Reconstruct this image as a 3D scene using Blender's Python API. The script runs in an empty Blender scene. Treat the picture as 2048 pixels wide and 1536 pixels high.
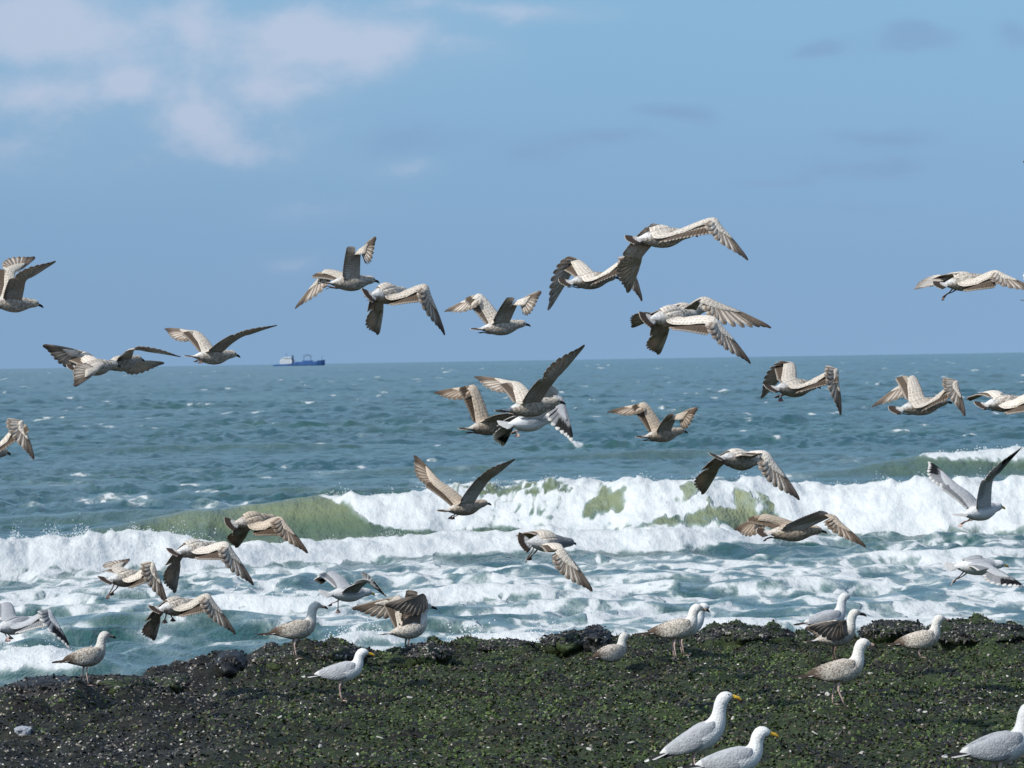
import bpy, bmesh, math, random
import numpy as np
from mathutils import Vector, Matrix, noise as mnoise

random.seed(7)
RNG = np.random.default_rng(11)
scene = bpy.context.scene
COL = scene.collection
R = math.radians

# ------------------------------------------------------------------ camera
CAM_Z = 3.8                      # metres above the sea; the rock shelf lies 3 m below the lens
LENS = 200.0
F = LENS / 36.0 * 2048.0         # focal length in pixels of the 2048 px photograph
PITCH = math.atan(47.5 / F)
ROLL = R(0.92)
fwd = Vector((0, math.cos(PITCH), -math.sin(PITCH)))
right0 = Vector((1, 0, 0))
up0 = right0.cross(fwd)
right = right0 * math.cos(ROLL) - up0 * math.sin(ROLL)
up = right.cross(fwd)
CAM = Vector((0, 0, CAM_Z))
cd = bpy.data.cameras.new('camera'); cam = bpy.data.objects.new('camera', cd); COL.objects.link(cam)
cd.lens = LENS; cd.sensor_width = 36; cd.clip_start = 0.5; cd.clip_end = 90000
cd.dof.use_dof = True; cd.dof.focus_distance = 50; cd.dof.aperture_fstop = 14
cam.matrix_world = Matrix(((right.x, up.x, -fwd.x, 0), (right.y, up.y, -fwd.y, 0), (right.z, up.z, -fwd.z, CAM_Z), (0, 0, 0, 1)))
scene.camera = cam

def ray(px, py):
    """direction (per metre of depth) through a photograph pixel"""
    return fwd + right * ((px - 1024) / F) - up * ((py - 768) / F)

# ------------------------------------------------------------------ light, sky, exposure
SUN_EL, SUN_AZ = 42.0, -130.0    # azimuth measured from +Y (view direction) towards +X: the sun is at the left, a little behind
sun_dir = Vector((math.sin(R(SUN_AZ)) * math.cos(R(SUN_EL)), math.cos(R(SUN_AZ)) * math.cos(R(SUN_EL)), math.sin(R(SUN_EL))))
sl = bpy.data.lights.new('sun', 'SUN'); sl.energy = 3.6; sl.angle = R(0.53); sl.color = (1.0, 0.955, 0.88)
so = bpy.data.objects.new('sun', sl); COL.objects.link(so)
so.rotation_euler = sun_dir.to_track_quat('Z', 'Y').to_euler()
vs = scene.view_settings
vs.view_transform = 'Standard'; vs.look = 'None'; vs.exposure = 0.0; vs.gamma = 1.0; vs.use_curve_mapping = False
scene.cycles.use_denoising = True
scene.cycles.max_bounces = 6; scene.cycles.diffuse_bounces = 3; scene.cycles.glossy_bounces = 3
scene.cycles.caustics_reflective = False; scene.cycles.caustics_refractive = False
scene.cycles.sample_clamp_indirect = 4.0

class N:
    """tiny node-graph helper"""
    def __init__(s, tree):
        s.t = tree; s.t.nodes.clear()
    def n(s, typ, **kw):
        x = s.t.nodes.new(typ)
        for k, v in kw.items():
            setattr(x, k, v)
        return x
    def l(s, a, b):
        s.t.links.new(a, b)
    def put(s, sock, v):
        if isinstance(v, bpy.types.NodeSocket): s.l(v, sock)
        else: sock.default_value = v
    def math(s, op, a, b=0.0, c=0.0, clamp=False):
        m = s.n('ShaderNodeMath', operation=op); m.use_clamp = clamp
        s.put(m.inputs[0], a); s.put(m.inputs[1], b); s.put(m.inputs[2], c)
        return m.outputs[0]
    def ss(s, v, lo, hi, a=0.0, b=1.0):
        m = s.n('ShaderNodeMapRange', interpolation_type='SMOOTHSTEP')
        s.put(m.inputs[0], v); s.put(m.inputs[1], lo); s.put(m.inputs[2], hi); s.put(m.inputs[3], a); s.put(m.inputs[4], b)
        return m.outputs[0]
    def mix(s, f, a, b, blend='MIX'):
        m = s.n('ShaderNodeMix', data_type='RGBA', blend_type=blend)
        s.put(m.inputs['Factor'], f)
        for k, v in ((6, a), (7, b)):
            s.put(m.inputs[k], v if isinstance(v, bpy.types.NodeSocket) else (*v, 1))
        return m.outputs[2]
    def noise(s, vec, scale, detail=3.0, rough=0.55, out=0):
        m = s.n('ShaderNodeTexNoise')
        s.l(vec, m.inputs['Vector']); m.inputs['Scale'].default_value = scale
        m.inputs['Detail'].default_value = detail; m.inputs['Roughness'].default_value = rough
        return m.outputs[out]
    def mapping(s, vec, scale=(1, 1, 1), loc=(0, 0, 0)):
        m = s.n('ShaderNodeMapping'); s.l(vec, m.inputs[0])
        m.inputs['Scale'].default_value = scale; m.inputs['Location'].default_value = loc
        return m.outputs[0]

def make_world():
    w = bpy.data.worlds.new('World'); scene.world = w; w.use_nodes = True
    g = N(w.node_tree)
    tc = g.n('ShaderNodeTexCoord').outputs['Generated']
    sep = g.n('ShaderNodeSeparateXYZ'); g.l(tc, sep.inputs[0])
    X, Y, Z = sep.outputs
    # clean sea air: the whole dome is read a little above its true height so that the horizon stays blue
    zc = g.math('ADD', g.math('MULTIPLY', g.math('MAXIMUM', Z, 0.0), 0.80), 0.20)
    cb = g.n('ShaderNodeCombineXYZ'); g.l(X, cb.inputs[0]); g.l(Y, cb.inputs[1]); g.l(zc, cb.inputs[2])
    nv = g.n('ShaderNodeVectorMath', operation='NORMALIZE'); g.l(cb.outputs[0], nv.inputs[0])
    sky = g.n('ShaderNodeTexSky', sky_type='NISHITA')
    sky.sun_disc = False; sky.sun_elevation = R(SUN_EL); sky.sun_rotation = R(SUN_AZ)
    sky.altitude = 0; sky.air_density = 1.0; sky.dust_density = 0.6; sky.ozone_density = 1.5
    g.l(nv.outputs[0], sky.inputs[0])
    # thin clouds: soft banks in directions (azimuth, elevation), broken up by noise
    mp = g.mapping(tc, (1, 1, 2.0))
    wob = g.noise(mp, 26, 4, 0.55)
    wob2 = g.noise(g.mapping(tc, (1, 1, 2.0), (3.1, 1.7, 0.4)), 26, 4, 0.55)
    fine = g.noise(mp, 60, 5, 0.6)
    az = g.math('ADD', g.math('DIVIDE', X, g.math('MAXIMUM', Y, 0.05)), g.math('MULTIPLY', g.math('SUBTRACT', wob, 0.5), 0.018))
    el = g.math('ADD', Z, g.math('MULTIPLY', g.math('SUBTRACT', wob2, 0.5), 0.012))
    def banks(lst):
        acc = None
        for (px, py, rx, ry, a) in lst:
            d = ray(px, py).normalized()
            a0, e0 = d.x / d.y, d.z
            dx = g.math('DIVIDE', g.math('SUBTRACT', az, a0), rx / F)
            dy = g.math('DIVIDE', g.math('SUBTRACT', el, e0), ry / F)
            r2 = g.math('ADD', g.math('MULTIPLY', dx, dx), g.math('MULTIPLY', dy, dy))
            v = g.math('MULTIPLY', g.math('EXPONENT', g.math('MULTIPLY', r2, -1.0)), a)
            acc = v if acc is None else g.math('ADD', acc, v)
        return acc
    lit = banks([(60, 40, 210, 75, .95), (385, 45, 60, 70, .6), (560, 55, 90, 65, .7), (730, 85, 200, 60, 1.0), (235, 170, 48, 32, .65),
                 (375, 255, 80, 55, .8), (60, 205, 120, 45, .7), (560, 180, 110, 34, .6), (790, 335, 70, 28, .4), (380, 190, 16, 34, .3),
                 (575, 520, 60, 22, .35), (1000, 5, 200, 22, .6), (200, 110, 280, 110, .40), (480, 210, 280, 80, .30), (80, 330, 200, 60, .28), (520, 310, 150, 40, .3), (620, 420, 130, 32, .25)])
    dark = banks([(1640, 105, 62, 22, .9), (1815, 85, 95, 32, .8), (2030, 70, 60, 40, .8), (1370, 220, 75, 20, .8), (1235, 280, 110, 26, .7),
                  (820, 275, 140, 38, .6), (1075, 325, 85, 44, .6), (1760, 265, 120, 24, .7), (1740, 335, 190, 32, .7), (1520, 370, 110, 18, .4),
                  (1720, 435, 160, 22, .35), (300, 320, 220, 60, .25)])
    # unseen broken cloud round the rest of the sky, thickened for more ambient light
    gen = g.ss(g.noise(g.mapping(tc, (1, 1, 2.6), (5, 2, 1)), 3.2, 6, 0.6), 0.45, 0.66)
    gen = g.math('MULTIPLY', gen, g.ss(Z, 0.075, 0.16))
    brk = g.ss(fine, 0.33, 0.64, 0.30, 1.2)
    puff = g.noise(g.mapping(tc, (1, 1, 1.6), (1.3, .2, .8)), 75, 7, 0.62)
    soft = g.math('MULTIPLY', g.ss(g.math('ADD', lit, g.math('MULTIPLY', g.math('SUBTRACT', puff, 0.5), 2.0)), 0.10, 1.10), g.ss(lit, 0.05, 0.35))
    lit = g.math('ADD', g.math('ADD', g.math('MULTIPLY', soft, 0.66), g.math('MULTIPLY', lit, 0.40)), g.math('MULTIPLY', gen, 1.3), clamp=True)
    dark = g.math('ADD', g.math('MULTIPLY', g.ss(g.math('ADD', dark, g.math('MULTIPLY', g.math('SUBTRACT', puff, 0.5), 1.2)), 0.10, 1.1), g.ss(dark, 0.05, 0.4)), g.math('MULTIPLY', dark, 0.25), clamp=True)
    # a veil of haze lies along the sea horizon, clearer and more cyan above it
    base = g.mix(1.0, sky.outputs[0], g.mix(g.ss(Z, 0.0, 0.075), (0.78, 0.845, 0.905), (1.02, 1.20, 1.155)), 'MULTIPLY')
    c1 = g.mix(g.math('MULTIPLY', dark, 0.44), base, CLOUD_DARK)
    c2 = g.mix(g.math('MULTIPLY', lit, 0.56), c1, CLOUD_LIT)
    bg = g.n('ShaderNodeBackground'); g.l(c2, bg.inputs[0]); bg.inputs[1].default_value = SKY_STRENGTH
    out = g.n('ShaderNodeOutputWorld'); g.l(bg.outputs[0], out.inputs[0])
SKY_STRENGTH = 0.118
CLOUD_LIT = (5.3, 5.5, 6.6)      # radiance of sunlit and shaded cloud in the sky texture's units
CLOUD_DARK = (1.75, 2.75, 4.55)
make_world()

# ------------------------------------------------------------------ mesh and noise helpers
def tag(o, label=None, cat=None, group=None, kind=None):
    for k, v in (('label', label), ('category', cat), ('group', group), ('kind', kind)):
        if v: o[k] = v
    return o

def empty(name, loc):
    o = bpy.data.objects.new(name, None); COL.objects.link(o); o.location = loc; o.empty_display_size = 0.1
    return o

def obj(name, me, parent=None, loc=None):
    o = bpy.data.objects.new(name, me); COL.objects.link(o)
    if parent: o.parent = parent
    if loc is not None: o.location = loc
    return o

def big_mesh(name, V, Q, mats, attrs=None, smooth=True, col=None):
    """mesh from numpy arrays; Q is (n,3) or (n,4)"""
    me = bpy.data.meshes.new(name)
    nf, w = Q.shape
    me.vertices.add(len(V)); me.vertices.foreach_set('co', np.ascontiguousarray(V, np.float32).ravel())
    me.loops.add(nf * w); me.loops.foreach_set('vertex_index', np.ascontiguousarray(Q, np.int32).ravel())
    me.polygons.add(nf); me.polygons.foreach_set('loop_start', np.arange(0, nf * w, w, dtype=np.int32))
    me.update(calc_edges=True)
    me.polygons.foreach_set('use_smooth', np.full(nf, smooth))
    for m in mats: me.materials.append(m)
    for k, a in (attrs or {}).items():
        at = me.attributes.new(k, 'FLOAT', 'POINT'); at.data.foreach_set('value', np.ascontiguousarray(a, np.float32).ravel())
    if col is not None:
        at = me.attributes.new('tint', 'FLOAT_COLOR', 'POINT')
        c4 = np.ones((len(V), 4), np.float32); c4[:, :3] = col; at.data.foreach_set('color', c4.ravel())
    return me

class MB:
    """collects small lofted pieces into one mesh, with a flat (u, v) coordinate per vertex and material slots"""
    def __init__(s): s.v = []; s.f = []; s.uv = []; s.mi = []
    def add(s, verts, faces, uvs, mis):
        b = len(s.v); s.v += [tuple(p) for p in verts]; s.uv += uvs
        s.f += [tuple(b + i for i in f) for f in faces]; s.mi += mis
    def loft(s, rings, us, mat=0, mats_by_j=None, vs=None, cap=True):
        m = len(rings[0]); V = []; UV = []; Fc = []; MI = []
        for i, r in enumerate(rings):
            for j, p in enumerate(r):
                V.append(p); UV.append((us[i], vs[j] if vs else j / m))
        for i in range(len(rings) - 1):
            for j in range(m):
                k = (j + 1) % m
                Fc.append((i * m + j, i * m + k, (i + 1) * m + k, (i + 1) * m + j)); MI.append(mats_by_j[j] if mats_by_j else mat)
        if cap:
            for i in (0, len(rings) - 1):
                c = sum((Vector(p) for p in rings[i]), Vector()) / m
                V.append(c); UV.append((us[i], 0.25)); ci = len(V) - 1
                for j in range(m):
                    k = (j + 1) % m
                    Fc.append((ci, i * m + k, i * m + j) if i == 0 else (ci, i * m + j, i * m + k)); MI.append(mats_by_j[j] if mats_by_j else mat)
        s.add(V, Fc, UV, MI)
    def tube(s, pts, rad, nseg=8, mat=0):
        pts = [Vector(p) for p in pts]; rings = []
        for i, p in enumerate(pts):
            t = (pts[min(i + 1, len(pts) - 1)] - pts[max(i - 1, 0)]).normalized()
            a = t.cross(Vector((0, 0, 1)) if abs(t.z) < 0.9 else Vector((1, 0, 0))).normalized(); b = t.cross(a)
            rings.append([p + (a * math.cos(q) + b * math.sin(q)) * rad[i] for q in (2 * math.pi * j / nseg for j in range(nseg))])
        s.loft(rings, [i / (len(pts) - 1) for i in range(len(pts))], mat)
    def build(s, name, mats, parent=None, org=Vector((0, 0, 0)), smooth=True):
        me = bpy.data.meshes.new(name)
        me.from_pydata([tuple(Vector(p) - org) for p in s.v], [], s.f)
        for m in mats: me.materials.append(m)
        me.polygons.foreach_set('material_index', s.mi); me.polygons.foreach_set('use_smooth', [smooth] * len(s.f))
        at = me.attributes.new('uvp', 'FLOAT2', 'POINT'); at.data.foreach_set('vector', [c for p in s.uv for c in p])
        bm = bmesh.new(); bm.from_mesh(me); bmesh.ops.recalc_face_normals(bm, faces=bm.faces); bm.to_mesh(me); bm.free()
        me.update()
        return obj(name, me, parent)

def _hash(ix, iy, seed):
    h = (ix.astype(np.int64) * 374761393 + iy.astype(np.int64) * 668265263 + seed * 974711) & 0xffffffff
    h = ((h ^ (h >> 13)) * 1274126177) & 0xffffffff
    return (h ^ (h >> 16)) & 0xffff

def perlin(x, y, seed=0):
    x = np.asarray(x, float); y = np.asarray(y, float)
    ix = np.floor(x); iy = np.floor(y); fx = x - ix; fy = y - iy
    u = fx * fx * fx * (fx * (fx * 6 - 15) + 10); v = fy * fy * fy * (fy * (fy * 6 - 15) + 10)
    def g(dx, dy):
        a = _hash(ix + dx, iy + dy, seed) * (2 * math.pi / 65536)
        return np.cos(a) * (fx - dx) + np.sin(a) * (fy - dy)
    n0 = g(0, 0) * (1 - u) + g(1, 0) * u; n1 = g(0, 1) * (1 - u) + g(1, 1) * u
    return (n0 * (1 - v) + n1 * v) * 1.5

def fbm(x, y, oct=4, seed=0, gain=0.5):
    s = 0; a = 1.0; f = 1.0
    for o in range(oct):
        s = s + a * perlin(x * f, y * f, seed + o * 17); a *= gain; f *= 2.03
    return s

def sstep(x, a, b):
    t = np.clip((x - a) / (b - a), 0, 1); return t * t * (3 - 2 * t)

def grid_quads(nr, nc):
    i = np.arange(nr - 1)[:, None] * nc + np.arange(nc - 1)[None, :]
    return np.stack([i, i + 1, i + nc + 1, i + nc], -1).reshape(-1, 4)

def material(name):
    m = bpy.data.materials.new(name); m.use_nodes = True
    g = N(m.node_tree)
    out = g.n('ShaderNodeOutputMaterial'); b = g.n('ShaderNodeBsdfPrincipled'); g.l(b.outputs[0], out.inputs[0])
    return m, g, b

# ------------------------------------------------------------------ sea
def px_line(pts):
    """piecewise curve given at photograph columns"""
    xs = [p[0] for p in pts]; ys = [p[1] for p in pts]
    return lambda x: np.interp(x, xs, ys)

def build_sea():
    ys = [30.0]
    while ys[-1] < 42000:
        y = ys[-1]
        ys.append(y + (0.6 if y < 56 else 0.165 if y < 140 else y * 0.0034 if y < 600 else y * .006 if y < 1500 else y * .008 if y < 5000 else y * 0.03))
    ys = np.array(ys)
    th = np.concatenate([-np.geomspace(0.65, 0.097, 40)[:-1], np.linspace(-0.097, 0.097, 440), np.geomspace(0.097, 0.65, 40)[1:]])
    Yg = np.repeat(ys[:, None], len(th), 1); Xg = Yg * th[None, :]
    dy = np.gradient(ys)[:, None]
    # wind sea: crests roughly across the view
    z = np.zeros_like(Xg)
    r = np.random.default_rng(5)
    far = sstep(Yg, 120, 420)
    warp = 1.6 * fbm(Xg / 14, Yg / 14, 2, 91)
    gate = 0.45 + 0.85 * np.clip(fbm(Xg / 19 + 4, Yg / 30, 2, 33) + 0.35, 0, 1.3)
    for i in range(40):
        lam = 1.5 * (42 / 1.5) ** (i / 39) * r.uniform(0.9, 1.1)
        ang = r.normal(0, 0.85 if lam < 8 else 0.5) + 0.15
        k = 2 * math.pi / lam
        amp = CHOP * lam ** 0.50 * r.uniform(0.6, 1.2)
        n = int(np.searchsorted(dy[:, 0], lam / 2.6)); n = len(ys) if n >= len(ys) else max(n, int(np.searchsorted(ys, 60)))
        att = np.clip((lam / dy[:n] - 2.6) / 2.5, 0, 1)
        cut = np.where(lam > 9, far[:n], 1.0) * (0.80 + 0.20 * far[:n])
        ph = k * (Yg[:n] * math.cos(ang) + Xg[:n] * math.sin(ang)) + r.uniform(0, 6.28) + warp[:n] * k * 0.5
        z[:n] += amp * att * cut * (np.sin(ph) + 0.42 * (1 - np.abs(np.sin(ph * 0.5 + 0.7))) - 0.2)
    z *= gate
    for sx, sy, am, d0, d1, d2, d3, sd in ((1.2, 2.6, .10, 50, 70, 240, 420, 201), (2.4, 5.5, .19, 190, 300, 600, 1000, 211), (5.0, 13, .34, 500, 750, 1500, 2600, 221), (11, 36, .60, 1300, 2100, 4500, 7000, 231)):
        a, e = np.searchsorted(ys, [d0, d3]); X, Y = Xg[a:e], Yg[a:e]
        n = 0.55 - np.abs(perlin(X / sx + 0.25 * Y / sy, Y / sy, sd)) * 1.5 + 0.55 * perlin(X / sx * 2.1, Y / sy * 1.7, sd + 1)
        z[a:e] += am * n * sstep(Y, d0, d1) * (1 - sstep(Y, d2, d3)) * (0.4 + gate[a:e])
    dz = np.gradient(z, axis=0) / dy
    foam = np.zeros_like(z); green = np.zeros_like(z)
    # ---- far white horses: crests that just break
    wc = np.random.default_rng(21)
    for _ in range(480):
        D = 170 * math.exp(wc.uniform(0, 3.1) ** 1.0); t = wc.uniform(-0.12, 0.12)
        if D < 330 and wc.random() < 0.72: continue
        i0, i1 = np.searchsorted(ys, [D - 12 - D * 0.02, D + 12 + D * 0.02]); wx = wc.uniform(0.10, 0.45) * (1 + D / 600); wy = wc.uniform(0.15, 0.35) + D * 0.0028
        j0, j1 = np.searchsorted(th, [t - 4 * wx / D, t + 4 * wx / D])
        if i1 <= i0 or j1 <= j0: continue
        jc = min((j0 + j1) // 2, len(th) - 1); ic = i0 + int(np.argmax(z[i0:i1, jc])); D = ys[ic]      # slide to the local crest
        a, b = max(ic - 14, 0), ic + 14
        gx = (Xg[a:b, j0:j1] - D * t) / wx; gy = (Yg[a:b, j0:j1] - D + 0.3 * wy) / wy
        foam[a:b, j0:j1] = np.maximum(foam[a:b, j0:j1], wc.uniform(0.30, 0.85) * np.exp(-gx ** 2 - gy ** 2))
    # ---- breakers: worked out on the rows nearer than 280 m
    NB = int(np.searchsorted(ys, 280)); FULL = (z, foam, green)
    Xa, Ya = Xg[:NB], Yg[:NB]
    pxa = 1024 + F * Xa / Ya                                  # which way a point lies, as a photograph column
    n1 = fbm(Xa * 0.45, Ya * 0.16, 3, 3); n2 = fbm(Xa * 1.3, Ya * 0.5, 4, 8)
    lump = 0.50 * np.abs(fbm(Xa * 0.8, Ya * 0.75, 3, 40, 0.6)) + 0.16 * np.abs(perlin(Xa * 4.5, Ya * 4, 77)) + 0.09 * np.abs(perlin(Xa * 12, Ya * 9, 78))
    def breaker(Dc, H, broke, wf, wb, reach, back=0.5, lumps=0.30, gface=1.0, ragged=0.5):
        """a wave at distance Dc, height H, 'broke' 0..1 how much of it is white water (all given along photograph columns), reach = metres of foam in front"""
        lo = min(np.min(Dc), 9e9) - reach - 5; hi = np.max(Dc) + 3.2 * wb + 3
        i0, i1 = np.searchsorted(ys[:NB], [lo, hi]); sl = slice(i0, i1)
        X, Y, px = Xa[sl], Ya[sl], pxa[sl]
        ev = lambda f: f(px) if callable(f) else f
        Dc_, H_, broke_ = ev(Dc_fn(Dc)), ev(H), ev(broke)
        x1 = X[0:1] * 0 + X.mean(0, keepdims=True)
        d = Y - Dc_ - 0.8 * perlin(x1 * 0.22, x1 * 0 + 3.7, 50) - 0.35 * perlin(x1 * 0.8, x1 * 0 + 0.4, 51)
        Hn = H_ * (1 + 0.12 * perlin(x1 * 0.5, x1 * 0 + 9.1, 52) + 0.05 * perlin(x1 * 1.7, x1 * 0 + .3, 53))
        prof = np.where(d < 0, np.exp(-(np.abs(d) / wf) ** 2.2), np.exp(-(np.abs(d) / wb) ** 1.6))
        zone = sstep(d, -reach - 0.5 + 0.6 * n1[sl], -reach * 0.4 + 0.2) * (1 - sstep(d, back * 0.3, back + 0.2))
        zz = z[sl] * (1 - 0.75 * prof * (H_ > 0.05)) + Hn * prof
        body = broke_ * zone
        zz = zz + lumps * Hn * lump[sl] * np.clip(body, 0, 1) * (0.5 + 0.9 * prof)
        zz = zz + 0.16 * Hn * np.clip(fbm(X * 1.8, Y * 1.2, 3, 54), 0, 1) * np.exp(-((d + 0.1) / 0.5) ** 2) * broke_
        z[sl] = zz
        foam[sl] = np.maximum(foam[sl], 1.45 * body - ragged * (1 - broke_) * np.clip(0.5 + n2[sl], 0, 1))
        green[sl] = np.maximum(green[sl], gface * sstep(d, -wf * 2.4, -wf * 0.5) * (1 - sstep(d, -0.2, 1.2)) * np.clip(Hn * 1.6, 0, 1))
        return sl, d, prof, px
    Dc_fn = lambda D: (lambda px: np.interp(px, [p[0] for p in D[1]], [p[1] for p in D[1]])) if isinstance(D, tuple) else D
    def line(*pts): return px_line(pts)
    # main breaker, white right of column 640 and still a green wall to its left
    sl, d, p, px = breaker(121.5, line((-900, .05), (60, .12), (220, .42), (380, .72), (640, .90), (1000, 1.06), (1200, 1.20), (1450, 1.10), (1650, .98), (2048, 1.04), (2700, .8), (3600, .3)),
                   line((-900, 0), (570, 0), (640, .7), (700, 1), (2400, 1), (3500, .6)), 1.75, 5.0, 3.0, 0.6, 0.15)
    X, Y = Xa[sl], Ya[sl]; nb = n2[sl]
    # windows of green water on the breaker's face between the falling sheets of foam
    win = 0
    for c, dc, rx, ry in ((1225, -1.6, 84, 1.25), (1392, -1.5, 72, 1.3), (1480, -1.5, 92, 1.15), (1312, -2.2, 72, .8)):
        win = np.maximum(win, 1.25 - ((px - c) / rx) ** 2 - ((d - dc) / ry) ** 2)
    win = sstep(win - 0.45 + np.clip(win + .6, 0, 1) * (0.6 * nb + 0.6 * perlin(X * 1.7, Y * 1.1, 61) + 0.35 * perlin(X * 5, Y * 3, 62)), 0.0, 0.9)
    face = 1.0
    low = sstep(d, -4.4, -3.4) * (1 - sstep(d, -2.5, -1.8)) * line((560, 1), (1000, 1), (1080, 0))(px)
    foam[sl] -= 1.22 * win + 0.95 * low
    slope = sstep(650 + 62 * np.clip(-d, 0, 4) + 26 * nb - px, -18, 30) * (1 - sstep(d, 0.0, 0.5)) * (px > 300); foam[sl] -= 1.3 * slope; green[sl] = np.maximum(green[sl], 0.85 * slope * sstep(d, -4.5, -2.5) * sstep(px, 420, 640))
    veil = np.exp(-((px - 1030) / 150) ** 2) * sstep(d, -2.2, -1.5) * (1 - sstep(d, -0.4, 0.0))
    lip = np.exp(-((px - 1010) / 150) ** 2) * sstep(d, -0.9, -0.6) * (1 - sstep(d, 0.3, 0.6)); foam[sl] -= 0.95 * lip
    foam[sl] -= 0.95 * veil * np.clip(0.6 + 1.5 * perlin(X * 8, Y * 3, 60), 0, 1)
    green[sl] = np.maximum(np.maximum(green[sl], 1.6 * win), 0.9 * low)
    # churned water running ahead of it
    ap = sstep(px, 950, 1250) * (1 - 0.85 * sstep(px, 1500, 1760)); m1 = n1[sl]
    foam[sl] = np.maximum(foam[sl], ap * sstep(Y, 108.5 + m1, 110.5 + m1) * (1 - sstep(Y, 118.4, 119.2)) * (1.25 - 0.6 * np.clip(nb, 0, 1)))
    z[sl] += 0.16 * lump[sl] * ap * sstep(Y, 108.5, 111) * (1 - sstep(Y, 118, 120))
    # broken bore in front, highest at the left
    bore = lambda px: np.interp(px, [-1200, 0, 400, 700, 1300, 1700, 3000], [102, 104.5, 106, 110, 112, 116, 118])
    def breaker_path(fn, lo, hi, *a, **k):
        nonlocal Dc_fn
        keep = Dc_fn; Dc_fn = lambda D: fn
        try: return breaker(np.array([lo, hi]), *a, **k)
        finally: Dc_fn = keep
    breaker_path(bore, 102, 118, line((-1500, .5), (0, .58), (200, .64), (330, .60), (420, .40), (700, .36), (1100, .42), (1350, .40), (1550, .25), (1700, 0), (4000, 0)),
                 line((-1500, 1), (1400, 1), (1600, .3), (1700, 0), (4000, 0)), 1.3, 2.6, 2.0, 0.9, 0.30, 0.3)
    # outer breaker at the right
    breaker(178.0, line((-2000, .05), (1500, .06), (1680, .25), (1850, .66), (2048, .75), (2600, .8), (3600, .2)),
            line((-2000, 0), (1815, 0), (1870, .95), (2048, 1), (2600, 1), (3300, 0)), 1.9, 6.0, 1.1, 0.5, 0.18, 0.7)
    bump = lambda c, w, h: (lambda px: h * np.exp(-((px - c) / w) ** 2))
    # low swells showing a green shoulder further out
    for Dc, c, w, Hh in ((150, 1150, 420, .34), (163, 640, 300, .26), (139, 300, 380, .30), (215, 1330, 300, .34), (250, 420, 400, .34), (146, 2100, 300, .28), (192, 900, 260, .3)):
        breaker(Dc, bump(c, w, Hh), 0.0, 2.0, 4.0, 1, gface=0.85)
    # small shore waves
    for Dc, c, w, Hh, bk in ((88, 520, 260, .22, 1.0), (90.5, 960, 230, .18, .9), (104, 1930, 300, .22, .8), (98, 1760, 150, .12, .5),
                             (82, 380, 300, .25, .05), (79, 1500, 330, .16, .6), (77, 1880, 300, .18, .6), (74, 1010, 170, .20, .9), (76, 720, 110, .2, .8),
                             (94, 180, 230, .14, .6), (97, 1300, 260, .14, .3), (84, 1720, 260, .14, .4), (72.5, 1460, 110, .2, 1.0), (71.5, 60, 150, .22, 1.0),
                             (86, 1150, 200, .18, .1), (93, 1560, 180, .18, .15), (80, 820, 160, .2, .15)):
        breaker(Dc, bump(c, w, Hh), (lambda px, c=c, w=w, bk=bk: 0.82 * bk * np.clip(1.5 * np.exp(-((px - c) / w) ** 2) - 0.25, 0, 1)), 0.75, 2.0, 1.1, 0.5, 0.35, 0.9)
    fo, gr, zz, px = foam[:NB], green[:NB], z[:NB], pxa
    # spent foam lying in streaks all over the surf zone
    surf = sstep(Ya, 60, 67) * (1 - sstep(Ya, 104, 112)) * (1 - 0.55 * np.exp(-((px - 330) / 330) ** 2) * (1 - sstep(Ya, 80, 86)))
    np.maximum(fo, surf * np.clip(0.45 + 0.36 * n1 + 0.34 * n2, 0.16, 0.82), out=fo)
    rb = sstep(px, 1550, 1900) * sstep(Ya, 98, 106) * (1 - sstep(Ya, 117, 120))
    np.maximum(fo, rb * np.clip(0.34 + 0.55 * n2, 0, 0.75), out=fo)
    out = sstep(Ya, 122, 128) * (1 - sstep(Ya, 150, 270))
    np.maximum(fo, out * np.clip(-0.08 + 0.75 * fbm(Xa * 0.22, Ya * 0.10, 4, 71), 0, 0.45), out=fo)
    # wash against the rocks
    de = Ya - EDGE(Xa / Ya)
    np.maximum(fo, (1 - sstep(de, 2.5, 9)) * np.clip(0.55 + 0.6 * n1 - 0.65 * np.exp(-((px - 330) / 190) ** 2), 0, 1), out=fo)
    zz += 0.14 * lump * np.clip(fo - 0.6, 0, 1) * (Ya < 80)
    green = np.maximum(green, 0.45 * sstep(-dz, 0.05, 0.28)); green = np.clip(green + 0.20 * (1 - sstep(Yg, 75, 330)) + 0.22 * fbm(Xg / 25, Yg / 60, 2, 66), 0, 1.6)
    V = np.stack([Xg, Yg, z], -1).reshape(-1, 3)
    me = big_mesh('sea', V, grid_quads(len(ys), len(th)), [water_material()], {'foam': foam.ravel(), 'green': green.ravel()})
    tag(obj('sea', me), 'choppy teal sea with white breakers and foam reaching to the horizon', 'sea', kind='structure')
    # spray flung up along the crests
    r = np.random.default_rng(9)
    P = []; S = []
    def spray(n, x0, x1, Dc, hgt, sx=0.011):
        pxs = r.uniform(x0, x1, n)
        cl = np.clip(perlin(pxs / 34, pxs * 0 + Dc, 5) + 0.35, 0, 1)
        keep = r.random(n) < cl + 0.1; pxs = pxs[keep]; cl = cl[keep]
        D = Dc + r.normal(-0.2, 0.35, len(pxs)); X = (pxs - 1024) / F * D
        ii = np.clip(np.searchsorted(ys, D), 0, len(ys) - 1); jj = np.clip(np.searchsorted(th, X / D), 0, len(th) - 1)
        zm = z[np.clip(ii[:, None] + np.arange(-5, 6), 0, len(ys) - 1), jj[:, None]].max(1)
        P.append(np.stack([X, D, zm - 0.02 + np.abs(r.exponential(hgt, len(pxs))) * (0.3 + cl)], 1)); S.append(sx * r.uniform(0.4, 1.5, len(pxs)))
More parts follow.
